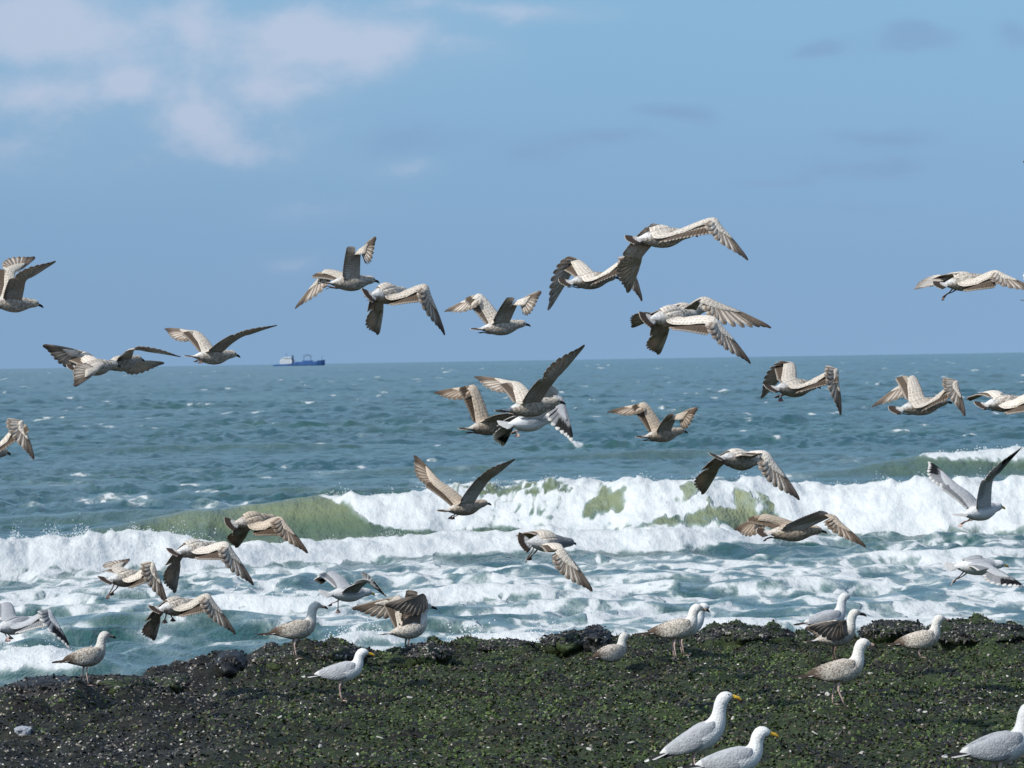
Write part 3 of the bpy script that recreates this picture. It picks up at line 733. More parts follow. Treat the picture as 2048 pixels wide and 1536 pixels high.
def juv_body(g, u, v, co, rnd):
    n = g.noise(co, 48, 3, 0.65); s = g.noise(g.mapping(co, (1, 1, 1)), 110, 2, 0.6)
    up_ = above(g, v)
    neck = g.ss(u, 0.66, 0.80)                               # neck and head are pale
    spots = g.ss(n, 0.47, 0.57)
    amt = g.math('MULTIPLY', spots, g.math('SUBTRACT', 0.85, g.math('MULTIPLY', neck, 0.62)))
    back = g.mix(amt, CREAM, BROWN)
    belly = g.mix(g.math('MULTIPLY', g.ss(n, 0.40, 0.58), g.math('SUBTRACT', 0.75, g.math('MULTIPLY', neck, 0.45))), (0.56, 0.50, 0.43), (0.21, 0.165, 0.13))
    c = g.mix(up_, belly, back)
    rump = g.math('MULTIPLY', g.ss(u, 0.02, 0.10, 1, 0), 1.0)
    c = g.mix(g.math('MULTIPLY', g.ss(u, 0.12, 0.26, 1, 0), up_), c, g.mix(g.math('MULTIPLY', spots, 0.35), WHITE, BROWN))
    return g.mix(g.math('MULTIPLY', g.ss(s, 0.62, 0.7), 0.25), c, DARK)
def adult_body(g, u, v, co, rnd):
    m = g.math('MULTIPLY', above(g, v, 0.28, 0.34), g.math('MULTIPLY', g.ss(u, 0.24, 0.30), g.ss(u, 0.60, 0.66, 1, 0)))
    n = g.noise(co, 60, 2)
    return g.mix(m, g.mix(g.ss(n, .3, .7), (0.74, 0.74, 0.74), (0.82, 0.81, 0.80)), GREY)
def stand_juv(g, u, v, co, rnd):
    n = g.noise(co, 52, 3, 0.65); up_ = above(g, v)
    neck = g.ss(u, 0.40, 0.54)
    c = g.mix(g.math('MULTIPLY', g.ss(n, 0.47, 0.58), g.math('SUBTRACT', 0.75, g.math('MULTIPLY', neck, 0.55))), g.mix(neck, (0.64, 0.59, 0.52), (0.80, 0.775, 0.73)), (0.25, 0.19, 0.145))
    lore = g.math('MULTIPLY', g.ss(g.math('ABSOLUTE', g.math('SUBTRACT', u, 0.86)), 0.02, 0.08, 1, 0), g.ss(g.math('ABSOLUTE', g.math('SUBTRACT', g.math('ABSOLUTE', g.math('SUBTRACT', v, 0.5)), 0.2)), 0.03, 0.09, 1, 0))
    return g.mix(g.math('MULTIPLY', lore, 0.45), c, (0.20, 0.16, 0.13))
def stand_adult(g, u, v, co, rnd):
    m = g.math('MULTIPLY', above(g, v, 0.22, 0.30), g.math('MULTIPLY', g.ss(u, 0.14, 0.20), g.ss(u, 0.38, 0.43, 1, 0)))
    return g.mix(m, g.mix(g.ss(g.noise(co, 60, 2), .3, .7), (0.74, 0.74, 0.74), (0.82, 0.81, 0.80)), (0.46, 0.465, 0.485))
def sub_body(g, u, v, co, rnd):
    m = g.math('MULTIPLY', above(g, v, 0.26, 0.34), g.math('MULTIPLY', g.ss(u, 0.26, 0.32), g.ss(u, 0.78, 0.9, 1, 0.55)))
    n = g.noise(co, 55, 3)
    return g.mix(m, g.mix(g.math('MULTIPLY', g.ss(n, .5, .65), 0.3), WHITE, BROWN), (0.25, 0.255, 0.27))
def juv_wing(g, u, v, co, rnd):
    # rows of pale edged coverts: v runs from the leading edge back
    n = g.noise(co, 42, 3, 0.6)
    row = g.math('FRACT', g.math('ADD', g.math('MULTIPLY', v, 5.0), g.math('MULTIPLY', g.math('SUBTRACT', n, .5), 1.4)))
    fe = g.math('FRACT', g.math('ADD', g.math('MULTIPLY', u, 26.0), g.math('MULTIPLY', n, 1.2)))
    edge = g.math('MAXIMUM', g.ss(row, 0.62, 0.80), g.ss(fe, 0.66, 0.85))
    t = g.math('MULTIPLY', edge, 1.0)
    c = g.mix(t, g.mix(g.ss(n, .38, .6), (0.46, 0.385, 0.31), (0.60, 0.53, 0.45)), (0.76, 0.70, 0.62))
    return g.mix(g.math('MULTIPLY', g.ss(v, 0.0, 0.14, 1, 0), 0.45), c, (0.58, 0.47, 0.36))
def juv_under(g, u, v, co, rnd):  # tones lifted above real plumage to stand in for bounced light
    n = g.noise(co, 40, 3, 0.6)
    row = g.math('FRACT', g.math('MULTIPLY', v, 4.0))
    return g.mix(g.math('MULTIPLY', g.ss(row, .6, .95), .5), g.mix(g.ss(n, .4, .62), (0.50, 0.435, 0.375), (0.63, 0.56, 0.49)), (0.74, 0.68, 0.62))
def juv_prim(g, u, v, co, rnd):
    # dark outer web, pale inner web, dark tip with a thin pale fringe
    n = g.noise(co, 70, 2)
    web = g.ss(g.math('ABSOLUTE', g.math('SUBTRACT', v, 0.5)), 0.10, 0.20)
    c = g.mix(web, g.mix(n, (0.32, 0.25, 0.195), (0.42, 0.335, 0.265)), (0.74, 0.67, 0.59))
    c = g.mix(g.math('MULTIPLY', g.ss(u, 0.74, 0.96), .8), c, (0.17, 0.13, 0.10))
    return g.mix(g.math('MULTIPLY', g.ss(u, 0.965, 0.985), 0.6), c, CREAM)
def juv_prim_dark(g, u, v, co, rnd):
    n = g.noise(co, 70, 2)
    c = g.mix(g.math('MULTIPLY', g.ss(g.math('ABSOLUTE', g.math('SUBTRACT', v, 0.5)), 0.22, 0.36), .8), g.mix(n, (0.20, 0.155, 0.12), (0.28, 0.22, 0.17)), (0.56, 0.49, 0.42))
    return g.mix(g.ss(u, 0.65, 0.95), c, (0.11, 0.086, 0.07))
def juv_prim_under(g, u, v, co, rnd):  # underside of the vanes lifted too, bounced light put into the colour
    c = g.mix(g.ss(g.math('ABSOLUTE', g.math('SUBTRACT', v, 0.5)), 0.15, 0.35), (0.66, 0.60, 0.54), (0.82, 0.77, 0.71))
    return g.mix(g.ss(u, 0.65, 0.98), c, (0.44, 0.385, 0.34))
def juv_sec(g, u, v, co, rnd):
    c = g.mix(g.ss(v, 0.5, 0.75), (0.16, 0.12, 0.09), (0.30, 0.24, 0.19))
    c = g.mix(g.ss(u, 0.30, 0.46, 1, 0), c, (0.50, 0.43, 0.35))
    return g.mix(g.math('MULTIPLY', g.ss(u, 0.84, 0.94), 0.6), c, (0.62, 0.56, 0.49))
def juv_tail(g, u, v, co, rnd):
    n = g.noise(co, 70, 3)
    c = g.mix(g.math('MULTIPLY', g.ss(n, .5, .6), .5), WHITE, BROWN)
    c = g.mix(g.ss(g.math('ADD', u, g.math('MULTIPLY', n, 0.2)), 0.55, 0.66), c, (0.085, 0.062, 0.05))
    return g.mix(g.ss(u, 0.95, 0.98), c, CREAM)
def adult_wing(g, u, v, co, rnd):
    n = g.noise(co, 50, 3); row = g.math('FRACT', g.math('ADD', g.math('MULTIPLY', v, 5), g.math('MULTIPLY', n, .6)))
    c = g.mix(g.math('MULTIPLY', g.ss(row, .7, .95), .35), g.mix(g.ss(n, .3, .7), (0.38, 0.39, 0.415), (0.46, 0.47, 0.49)), (0.56, 0.57, 0.59))
    return g.mix(g.ss(v, 0.02, 0.07, 0.7, 0), c, WHITE)
def adult_fold(g, u, v, co, rnd):
    n = g.noise(co, 30, 3)
    c = g.mix(g.ss(n, .35, .65), (0.42, 0.425, 0.45), (0.52, 0.525, 0.545))
    row = g.math('FRACT', g.math('ADD', g.math('MULTIPLY', u, 7.0), g.math('ADD', g.math('MULTIPLY', v, 6.0), g.math('MULTIPLY', n, 1.5))))
    c = g.mix(g.math('MULTIPLY', g.ss(row, .72, .95), .45), c, (0.66, 0.67, 0.69)); c = g.mix(g.math('MULTIPLY', g.ss(row, .0, .12, 1, 0), .4), c, (0.28, 0.285, 0.30))
    f = g.math('ADD', u, g.math('MULTIPLY', g.math('SUBTRACT', n, .5), .10))
    return g.mix(g.ss(f, 0.80, 0.86), c, WHITE)
def juv_fold(g, u, v, co, rnd):
    n = g.noise(co, 46, 3, 0.6)
    sc = g.n('ShaderNodeTexVoronoi'); sc.inputs['Scale'].default_value = 62; g.l(co, sc.inputs['Vector'])
    c = g.mix(g.ss(sc.outputs['Distance'], 0.22, 0.50), (0.27, 0.205, 0.15), CREAM)
    c = g.mix(g.math('MULTIPLY', g.ss(n, .5, .62), .5), c, (0.24, 0.185, 0.14))
    return g.mix(g.ss(g.math('ADD', u, g.math('MULTIPLY', n, .3)), 0.68, 0.95), c, (0.12, 0.085, 0.062))
def adult_prim(g, u, v, co, rnd):
    c = g.mix(g.ss(u, 0.42, 0.60), (0.38, 0.39, 0.41), (0.018, 0.018, 0.02))
    return g.mix(g.ss(u, 0.86, 0.90), c, WHITE)
def adult_prim_in(g, u, v, co, rnd):
    return g.mix(g.ss(u, 0.84, 0.92), (0.36, 0.37, 0.395), WHITE)
def fold_prim(g, u, v, co, rnd):
    return g.mix(g.ss(u, 0.80, 0.86), (0.02, 0.02, 0.022), WHITE)
def flat(c): return lambda g, u, v, co, rnd: g.mix(g.ss(g.noise(co, 60, 3), .3, .7), tuple(x * .88 for x in c), tuple(min(1, x * 1.1) for x in c))
def yellow_bill(g, u, v, co, rnd):
    lowr = g.math('MULTIPLY', g.ss(g.math('ABSOLUTE', g.math('SUBTRACT', v, 0.5)), 0.30, 0.38), g.ss(g.math('ABSOLUTE', g.math('SUBTRACT', u, 0.74)), 0.12, 0.18, 1, 0))
    return g.mix(lowr, (0.74, 0.46, 0.055), (0.55, 0.06, 0.02))
def pink_bill(g, u, v, co, rnd): return g.mix(g.ss(u, 0.42, 0.58), (0.45, 0.34, 0.27), (0.025, 0.022, 0.02))

FM = {n: feather_mat(n, f, r) for n, f, r in (
    ('juvenile_body', juv_body, .8), ('standing_juvenile_body', stand_juv, .8), ('standing_adult_body', stand_adult, .8), ('adult_body', adult_body, .8), ('subadult_body', sub_body, .8), ('juvenile_upperwing', juv_wing, .8), ('juvenile_underwing', juv_under, .8),
    ('juvenile_primary', juv_prim, .7), ('juvenile_outer_primary', juv_prim_dark, .7), ('juvenile_primary_under', juv_prim_under, .7), ('juvenile_secondary', juv_sec, .75), ('juvenile_tail', juv_tail, .75),
    ('adult_upperwing', adult_wing, .75), ('adult_underwing', flat((.80, .80, .80)), .8), ('adult_primary', adult_prim, .6), ('adult_inner_primary', adult_prim_in, .7), ('adult_tail', flat((.80, .80, .79)), .8),
    ('adult_folded_wing', adult_fold, .75), ('juvenile_folded_wing', juv_fold, .8), ('adult_folded_primary', fold_prim, .6), ('juvenile_folded_primary', flat((.05, .038, .03)), .7),
    ('dark_bill', flat((.022, .019, .017)), .45), ('yellow_bill', yellow_bill, .45), ('pink_bill', pink_bill, .5), ('pink_leg', flat((.60, .43, .37)), .5), ('dark_leg', flat((.20, .13, .115)), .5), ('eye', flat((.012, .01, .009)), .15))}
def tone_or_shade(fn, k):
    return lambda g, u, v, co, rnd: g.mix(1.0, fn(g, u, v, co, rnd), k, 'MULTIPLY')
for n_, f_ in (('juvenile_body', juv_body), ('juvenile_upperwing', juv_wing), ('juvenile_primary', juv_prim), ('juvenile_outer_primary', juv_prim_dark), ('juvenile_secondary', juv_sec)):
    FM['brown_' + n_] = feather_mat('brown_' + n_, tone_or_shade(f_, (.82, .76, .70)))
    FM['pale_' + n_] = feather_mat('pale_' + n_, tone_or_shade(f_, (1.12, 1.13, 1.15)))
for n_, f_ in (('juvenile_underwing', juv_under), ('juvenile_primary_under', juv_prim_under)): FM['dusky_' + n_] = feather_mat('dusky_' + n_, tone_or_shade(f_, (.42, .38, .35)))  # darkened copies: brown plumage plus the shade under a raised wing
PL = {
    'juv': dict(body='juvenile_body', top='juvenile_upperwing', under='juvenile_underwing', prim='juvenile_primary', outer='juvenile_outer_primary', pund='juvenile_primary_under', sec='juvenile_secondary', tail='juvenile_tail', fold='juvenile_folded_wing', fprim='juvenile_folded_primary', bill='dark_bill', leg='dark_leg'),
    'adult': dict(body='adult_body', top='adult_upperwing', under='adult_underwing', prim='adult_inner_primary', outer='adult_primary', pund='adult_underwing', sec='adult_inner_primary', tail='adult_tail', fold='adult_folded_wing', fprim='adult_folded_primary', bill='yellow_bill', leg='pink_leg'),
}
for v_ in ('brown', 'pale'): PL[v_ + 'juv'] = {k: v_ + '_' + x if k in ('body', 'top', 'prim', 'outer', 'sec') else x for k, x in PL['juv'].items()}
PL['pale'] = dict(PL['juv'], bill='pink_bill', leg='pink_leg')                       # standing young birds: pale, bill with a pink base
PL['dusky'] = dict(PL['juv'], under='dusky_juvenile_underwing', pund='dusky_juvenile_primary_under')   # dark brown underwing, its shade put into the colour
PL['sub'] = dict(PL['juv'], body='subadult_body')                                    # grey mantle, young wings
for k_ in PL: PL[k_]['sbody'] = 'standing_adult_body' if k_ == 'adult' else 'standing_juvenile_body'
PL['subfold'] = dict(PL['adult'], fprim='juvenile_folded_primary')

# ------------------------------------------------------------------ gull anatomy
def catmull(P, n):
    P = [np.array(p, float) for p in P]; P = [2 * P[0] - P[1]] + P + [2 * P[-1] - P[-2]]
    out = []
    m = len(P) - 3
    for q in range(n + 1):
        t = q / n * m; i = min(int(t), m - 1); t -= i
        a, b, c, d = P[i:i + 4]
        out.append(0.5 * (2 * b + (c - a) * t + (2 * a - 5 * b + 4 * c - d) * t * t + (3 * b - a - 3 * c + d) * t ** 3))
    return out

FLY_SPINE = [(-.215, .002, .010, .008), (-.17, 0, .030, .026), (-.11, -.002, .054, .052), (-.03, -.006, .073, .073), (.05, -.006, .078, .079), (.11, 0, .068, .067),
             (.16, .006, .050, .050), (.20, .010, .041, .042), (.235, .010, .036, .037), (.256, .006, .027, .027), (.270, .003, .014, .015)]
STAND_SPINE = [(-.20, .232, .012, .010), (-.165, .237, .028, .024), (-.105, .243, .052, .050), (-.03, .252, .074, .076), (.05, .266, .080, .086), (.112, .292, .065, .070),
               (.142, .336, .049, .054), (.152, .378, .040, .043), (.161, .414, .039, .042), (.182, .442, .042, .043), (.208, .446, .037, .034), (.227, .442, .025, .023), (.238, .438, .014, .015)]

class Gull:
    def __init__(s, name, pl, frame, org, scale):
        s.f, s.r, s.u = frame; s.o = org; s.sc = scale; s.pl = PL[pl]; s.root = empty(name, org)
    def P(s, x, y, z): return s.o + (s.f * x + s.r * y + s.u * z) * s.sc          # forward, right, up
    def build(s, mb, name, mats, parent=None):
        return mb.build(name, [FM[m] for m in mats], parent or s.root, s.o)
    def body(s, spine, key='body'):
        S = catmull(spine, 26); rings = []
        for i, (x, z, ry, rz) in enumerate(S):
            a, b = S[max(i - 1, 0)], S[min(i + 1, len(S) - 1)]
            t = np.array([b[0] - a[0], b[1] - a[1]]); t /= np.linalg.norm(t) + 1e-9; nx, nz = -t[1], t[0]
            rings.append([s.P(x + nx * -math.cos(q) * rz, math.sin(q) * ry, z + nz * -math.cos(q) * rz) for q in (2 * math.pi * j / 16 for j in range(16))])
        mb = MB(); mb.loft(rings, [i / (len(S) - 1) for i in range(len(S))]); s.build(mb, 'body', [s.pl[key]])
    def head(s, x, z, down=0.0, size=1.0, look=0.0):
        """the bill; x, z is its root, look turns it away about the head's middle"""
        hx = x - .040; cl, sl_ = math.cos(look), math.sin(look)
        mb = MB(); rings = []; us = []
        for t, c, ry, rz in ((-.2, .002, .013, .015), (0, 0, .011, .0135), (.3, -.001, .0085, .0115), (.55, -.002, .0075, .0105), (.75, -.005, .006, .0105), (.9, -.010, .004, .0075), (1, -.016, .0012, .0025)):
            cx = x + t * .058 * size; cz = z + c - t * .058 * down
            rings.append([s.P(hx + (cx - hx) * cl + math.sin(q) * ry * size * sl_, math.sin(q) * ry * size * cl - (cx - hx) * sl_, cz - math.cos(q) * rz * size) for q in (2 * math.pi * j / 8 for j in range(8))]); us.append(max(0, t))
        mb.loft(rings, us); s.build(mb, 'bill', [s.pl['bill']])
    def eyes(s, x, y, z, rad=.0075):
        for sg in (-1, 1):
            mb = MB(); rings = []
            for a in (-80, -40, 0, 40, 80):
                rr = rad * math.cos(R(a)); rings.append([s.P(x + rr * math.cos(q), sg * (y + rad * .6 * math.sin(R(a))), z + rr * math.sin(q)) for q in (2 * math.pi * j / 7 for j in range(7))])
            mb.loft(rings, [0] * 5); s.build(mb, 'eye', ['eye'])
    def tail(s, x, z, dx, dz, spread, n=9, L=.145):
        mb = MB(); d0 = Vector((dx, 0, dz)).normalized()
        for i in range(n):
            a = (i / (n - 1) * 2 - 1) * spread
            d = (s.f * d0.x + s.u * d0.z) * math.cos(a) + s.r * math.sin(a); d.normalize()
            nrm = (s.u - d * s.u.dot(d)).normalized()
            base = s.P(x, 0.010 * (i / (n - 1) * 2 - 1), z + 0.002 * (1 - abs(i / (n - 1) * 2 - 1)))
            feather(mb, base, d, L * s.sc * (1 - 0.08 * abs(i / (n - 1) * 2 - 1)), .036 * s.sc, nrm, 0, 0, 0.35, cv=0)
        s.build(mb, 'tail', [s.pl['tail']])
    def leg(s, pts, toe_dir, foot=True, rad=.0045):
        """hip, heel, toes in body coordinates"""
        mb = MB(); P = [s.P(*p) if not isinstance(p, Vector) else p for p in pts]
        rr = [rad * 2.4 * s.sc, rad * 1.2 * s.sc, rad * s.sc, rad * s.sc] if len(P) == 4 else [rad * 1.6 * s.sc] + [rad * s.sc] * (len(P) - 1)
        rr = [x * 1.2 for x in rr]; mb.tube(P, rr, 7)
        b = P[-1]; d = toe_dir.normalized(); side = d.cross(Vector((0, 0, 1)))
        side = side.normalized() if side.length > .1 else s.r
        nrm = side.cross(d)
        if foot:
            tips = [b + (d * math.cos(a) + side * math.sin(a)) * .052 * s.sc for a in (-.55, 0, .55)]
            for t in tips: mb.tube([b, (b + t) / 2 + nrm * .002, t], [rad * .8 * s.sc, rad * .7 * s.sc, rad * .35 * s.sc], 6)
            for a_, b_ in ((0, 1), (1, 2)):
                v = [b, tips[a_], (tips[a_] + tips[b_]) / 2 * .94 + b * .06, tips[b_]]; h = nrm * .0015
                mb.add([q + h for q in v] + [q - h for q in v], [(0, 1, 2, 3), (7, 6, 5, 4), (0, 4, 5, 1), (1, 5, 6, 2), (2, 6, 7, 3), (3, 7, 4, 0)], [(0, 0)] * 8, [0] * 6)
            mb.tube([b, b - d * .012 * s.sc], [rad * .7 * s.sc, rad * .3 * s.sc], 5)
        s.build(mb, 'leg', [s.pl['leg']])
    def spread_wing(s, sg, S, W, T, root, twist=0.0, hand_twist=0.0, face=0, cdir=None, hdir=None):
        """an open wing from shoulder S over wrist W to tip T; sg = +1 left wing, -1 right wing"""
        sc = s.sc; s1 = (W - S).normalized(); h = (T - W).normalized(); LH = (T - W).length
        back = -s.f
        c0 = (back - s1 * back.dot(s1) * 0.35)
        cW = (back - s1 * back.dot(s1) * 0.55)
        if cW.length < .35: cW = cW + (-s.u) * .4
        c0.normalize(); cW.normalize()
        if twist:
            cW.rotate(Matrix.Rotation(twist * sg, 3, s1)); c0.rotate(Matrix.Rotation(twist * sg * .4, 3, s1))
        # chord at the hand: kept well apart from the hand itself
        hh = cW - h * cW.dot(h)
        if hh.length < .3: hh = hh + (-s.u - h * (-s.u).dot(h)) * .3
        hh.normalize()
        if hand_twist: hh.rotate(Matrix.Rotation(hand_twist * sg, 3, h))
        img = lambda v: (right * v[0] - up * v[1]).normalized()
        if cdir:
            c = img(cdir) + back * .25; cW = (c - s1 * c.dot(s1)).normalized(); c0 = (c0 + cW).normalized()
        if hdir:
            c = img(hdir); hh = (c - h * c.dot(h)).normalized()
        eye = (CAM - W).normalized()
        def turn(ax, ch, want, most):
            # roll the chord about its span until the wanted face just shows to the camera
            best = 0
            for q in range(0, 60):
                for sgn in (1, -1):
                    a = sgn * q * .03
                    if abs(a) > most: continue
                    e = ch.copy(); e.rotate(Matrix.Rotation(a, 3, ax)); n = (ax.cross(e) * sg).normalized()
                    if n.dot(eye) * face > want: return a
            return best
        if face:
            a = turn(s1, cW, .48 if face > 0 else .24, 1.35); cW.rotate(Matrix.Rotation(a, 3, s1)); c0.rotate(Matrix.Rotation(a * .55, 3, s1))
            if not hdir: hh.rotate(Matrix.Rotation(turn(h, hh, .50 if face > 0 else .28, 1.35), 3, h))
        n0 = (s1.cross(c0) * sg).normalized(); nW = (s1.cross(cW) * sg).normalized(); nH = (h.cross(hh) * sg).normalized()
        nmid = (nW + nH); nmid = nmid.normalized() if nmid.length > .2 else nW
        # covert surface, lofted over arm and hand
        Q = W + (T - W) * .50
        ctrl = [root, S, (S + W) / 2 + n0 * .012 * sc + (-c0) * .006 * sc, W, W + (T - W) * .22, Q]
        le = [Vector(p) for p in catmull(ctrl, 20)]
        key_t = [0, .2, .4, .6, .8, 1.0]
        cds = [(back - s.u * .10).normalized(), (back + c0).normalized(), (c0 + cW).normalized(), (cW + hh * .6).normalized(), (hh + h * .45).normalized(), (hh * .55 + h).normalized()]
        nrs = [s.u, (s.u + n0 * 1.2).normalized(), nW, nmid, nH, nH]
        cl = [.185, .168, .132, .102, .078, .022]; tk = [.016, .022, .019, .014, .010, .004]
        X = (0, .06, .2, .42, .7, 1.0)
        rings = []; us = []
        for i, p in enumerate(le):
            t = i / 20
            c = sum((cds[k] * max(0, 1 - abs(t - key_t[k]) / .2) for k in range(6)), Vector()).normalized()
            n = sum((nrs[k] * max(0, 1 - abs(t - key_t[k]) / .2) for k in range(6)), Vector()).normalized()
            L = float(np.interp(t, key_t, cl)) * sc; th_ = float(np.interp(t, key_t, tk)) * sc
            ring = []
            for x in X: ring.append(p + c * L * x + n * (th_ * 1.5 * math.sqrt(x) * (1 - x) * 1.6 + .10 * L * math.sin(math.pi * min(1, x * .75 + .0)) * .55 + .0022 * sc))
            for x in X[::-1]: ring.append(p + c * L * x + n * (-th_ * .5 * math.sqrt(x) * (1 - x) + .10 * L * math.sin(math.pi * min(1, x * .75)) * .55 - .0022 * sc))
            rings.append(ring); us.append(t)
        mb = MB(); mb.loft(rings, us, mats_by_j=[0] * 5 + [1] * 7, vs=list(X) + list(X[::-1]))
        wing = s.build(mb, 'wing', [s.pl['top'], s.pl['under']])
        # secondaries along the arm
        mb = MB(); NS = 15
        for i in range(NS):
            t = i / (NS - 1); p = S.lerp(W, t) + (n0.lerp(nW, t)) * .012 * sc * math.sin(math.pi * t)
            c = c0.lerp(cW, t).normalized(); c = (c + h * .16 * t).normalized(); n = n0.lerp(nW, t).normalized()
            L = (.128 - .012 * t - .02 * (t < .1)) * sc
            base = p + c * .062 * sc + n * (.004 - .0006 * (i % 2)) * sc
            feather(mb, base, c, L, .054 * sc, n, 0, 1, .18 * sg, cv=-.10)
        s.build(mb, 'secondary_feathers', [s.pl['sec'], s.pl['pund']], wing)
        # ten primaries fanned from the hand
        for i in range(10):
            t = i / 9
            p = W + (T - W) * (.03 + .25 * t) + nH * (.003 - .0011 * i) * sc
            ang_dir = (hh * (1 - t) ** 1.45 + h * (.16 + .95 * t)).normalized()
            if i == 9: ang_dir = h
            L = (.150 * sc) * (1 - t) + t * (.72 * LH)
            L = (.150 * sc) + (.72 * LH - .150 * sc) * t ** .85
            n = nmid.lerp(nH, min(1, t * 2)).normalized()
            mb = MB(); feather(mb, p, ang_dir, L, (.074 - .026 * t) * sc, n, 0, 1, .22 * sg, cv=-.07)
            outer = i >= 7 or (s.pl['prim'].startswith('adult') and i >= 5)
            s.build(mb, 'primary_feather', [s.pl['outer'] if outer else s.pl['prim'], s.pl['pund'] if not (outer and s.pl['prim'].startswith('adult')) else s.pl['outer']], wing)
        return wing
    def folded_wing(s, sg, tilt=0.0):
        """closed wing lying along the flank; sg = +1 right side"""
        st = [(.128, .046, .298, .012, .020), (.098, .064, .290, .021, .050), (.02, .071, .272, .025, .074), (-.07, .061, .258, .023, .068), (-.15, .042, .247, .017, .046), (-.205, .026, .238, .011, .026), (-.240, .016, .232, .003, .007)]
        S = catmull(st, 18); rings = []
        for x, y, z, a, hgt in S:
            rings.append([s.P(x, sg * (y + math.cos(q) * a - .012), z + (x - .03) * tilt + math.sin(q) * hgt + .010 - .012 * math.sin(math.pi * min(1, max(0, (.13 - x) / .33)))) for q in (2 * math.pi * j / 12 for j in range(12))])
        mb = MB(); mb.loft(rings, [i / 18 for i in range(19)]); w = s.build(mb, 'wing', [s.pl['fold']])
        for i in range(4):
            b = s.P(-.175 + .012 * i, sg * (.020 - .002 * i), .242 - .205 * tilt - .004 * i); d = (s.f * -1 + s.u * (-.07 - tilt + .02 * i) - s.r * sg * .10).normalized()
            mb = MB(); n = (s.u + s.r * sg * .8).normalized(); n = (n - d * n.dot(d)).normalized()
            feather(mb, b, d, (.180 - .026 * i) * s.sc, .027 * s.sc, n, 0, 0, .2 * sg, cv=-.03)
            s.build(mb, 'primary_feather', [s.pl['fprim']], w)

def feather(mb, base, d, L, width, n, mtop, mbot, asym, cv=0.0):
    """one flight feather: a thin curved blade with a rounded tip; v runs across it, u along it"""
    w = n.cross(d).normalized(); n = d.cross(w).normalized()
    st = ((0, .45), (.15, .8), (.45, 1), (.78, 1), (.92, .80), (.98, .48), (1, .14))
    V = []; UV = []; m = 4
    for side in (1, -1):
        for u, q in st:
            c = base + d * (L * u) + n * (cv * L * u * u)
            for j in range(m):
                v = j / (m - 1)
                V.append(c + w * (width * q * (v - .5 + asym * .2)) + n * (side * .0009 * (1 if 0 < j < m - 1 else .3) + .10 * width * math.sin(math.pi * v)))
                UV.append((u, v if asym >= 0 else 1 - v))
    k = len(st); Fc = []; MI = []
    for si, (b, mat) in enumerate(((0, mtop), (k * m, mbot))):
        for i in range(k - 1):
            for j in range(m - 1):
                a = b + i * m + j; f = (a, a + 1, a + m + 1, a + m)
                Fc.append(f if si else f[::-1]); MI.append(mat)
    rim = [i * m for i in range(k)] + [(k - 1) * m + j for j in range(1, m)] + [i * m + m - 1 for i in range(k - 2, -1, -1)]
    for a, b in zip(rim[:-1], rim[1:]): Fc.append((a, b, b + k * m, a + k * m)); MI.append(mat)
    mb.add(V, Fc, UV, MI)

WARN = []
def reach(P, px, L, sign):
    """the point on the sight line through px that lies L from P, on the far (+1) or near (-1) side"""
    d = ray(*px); S = P - CAM; a = d.dot(d); b = d.dot(S); c = S.dot(S) - L * L
    disc = b * b - a * c
    t = (b + sign * math.sqrt(disc)) / a if disc > 0 else b / a
    Q = CAM + d * t
    return Q, ((Q - P).length / L)

ARM, HAND = .275, .43
def wing_from(gl, sg, S, root, spec, tagname='', face=0):
    W_, T_, s1, s2 = spec[:4]; opt = spec[4] if len(spec) > 4 else {}
    W, q1 = reach(S, W_, ARM * gl.sc, s1); T, q2 = reach(W, T_, HAND * gl.sc, s2)
    if q1 > 1.12 or q2 > 1.12: WARN.append((tagname, round(q1, 2), round(q2, 2)))
    gl.spread_wing(sg, S, W, T, root, 0, 0, opt.get('face', face), opt.get('c'), opt.get('h'))

def flying(label, k, tail, bill, near, far, pl='juv', feet=None, roll=None, yaw=1, spread=.5, group='gulls in flight'):
    """k = pixels per metre at the bird; tail, bill = photograph pixels of tail tip and bill tip; near / far = (wrist, tip, depth signs, twist, hand twist)"""
    D = F / k; L = .61
    A = CAM + ray(*tail) * D
    B, q = reach(A, bill, L, yaw)
    if q > 1.12: WARN.append((label, 'body', round(q, 2)))
    f = (B - A).normalized(); sc = (B - A).length / L
    u = Vector((0, 0, 1)); u = (u - f * u.dot(f)).normalized(); r = f.cross(u)
    top_near = near[1][1] > near[0][1] + 10
    if roll is None: roll = .48 if top_near else .12
    if roll:
        m = Matrix.Rotation(roll, 3, f); u.rotate(m); r.rotate(m)
    org = A.lerp(B, .5)
    gl = Gull('flying_gull', pl, (f, r, u), org, sc)
    gl.body(FLY_SPINE); gl.head(.256, .004, .25, 1.15); gl.eyes(.242, .0315, .016)
    gl.tail(-.165, .004, -1, 0, spread)
    for sg, spec in ((-1, near), (1, far)):                  # the right wing is the near one: all fly to the right
        if spec: wing_from(gl, sg, gl.P(.075, -sg * .056, .040), gl.P(.082, -sg * .004, .060), spec, label, (1 if top_near else -1) if sg < 0 else (-1 if far[0][1] > (tail[1] + bill[1]) / 2 - 10 else 1))
    if feet:
        for i, ft in enumerate(feet):
            hip = gl.P(-.075, (-1) ** i * -.026, -.045)
            Q, _ = reach(hip, ft, .13 * sc, -1 if i == 0 else 1)
            d = Q - hip
            gl.leg([hip, hip.lerp(Q, .5) + Vector((0, 0, -.008)), Q], (d.normalized() * .8 + Vector((0, 0, -.4))))
    else:
        for sg in (-1, 1): gl.leg([(-.07, sg * .026, -.048), (-.125, sg * .022, -.052), (-.175, sg * .020, -.036)], gl.f * -1 - gl.u * .05)
    return tag(gl.root, label, 'gull', group)

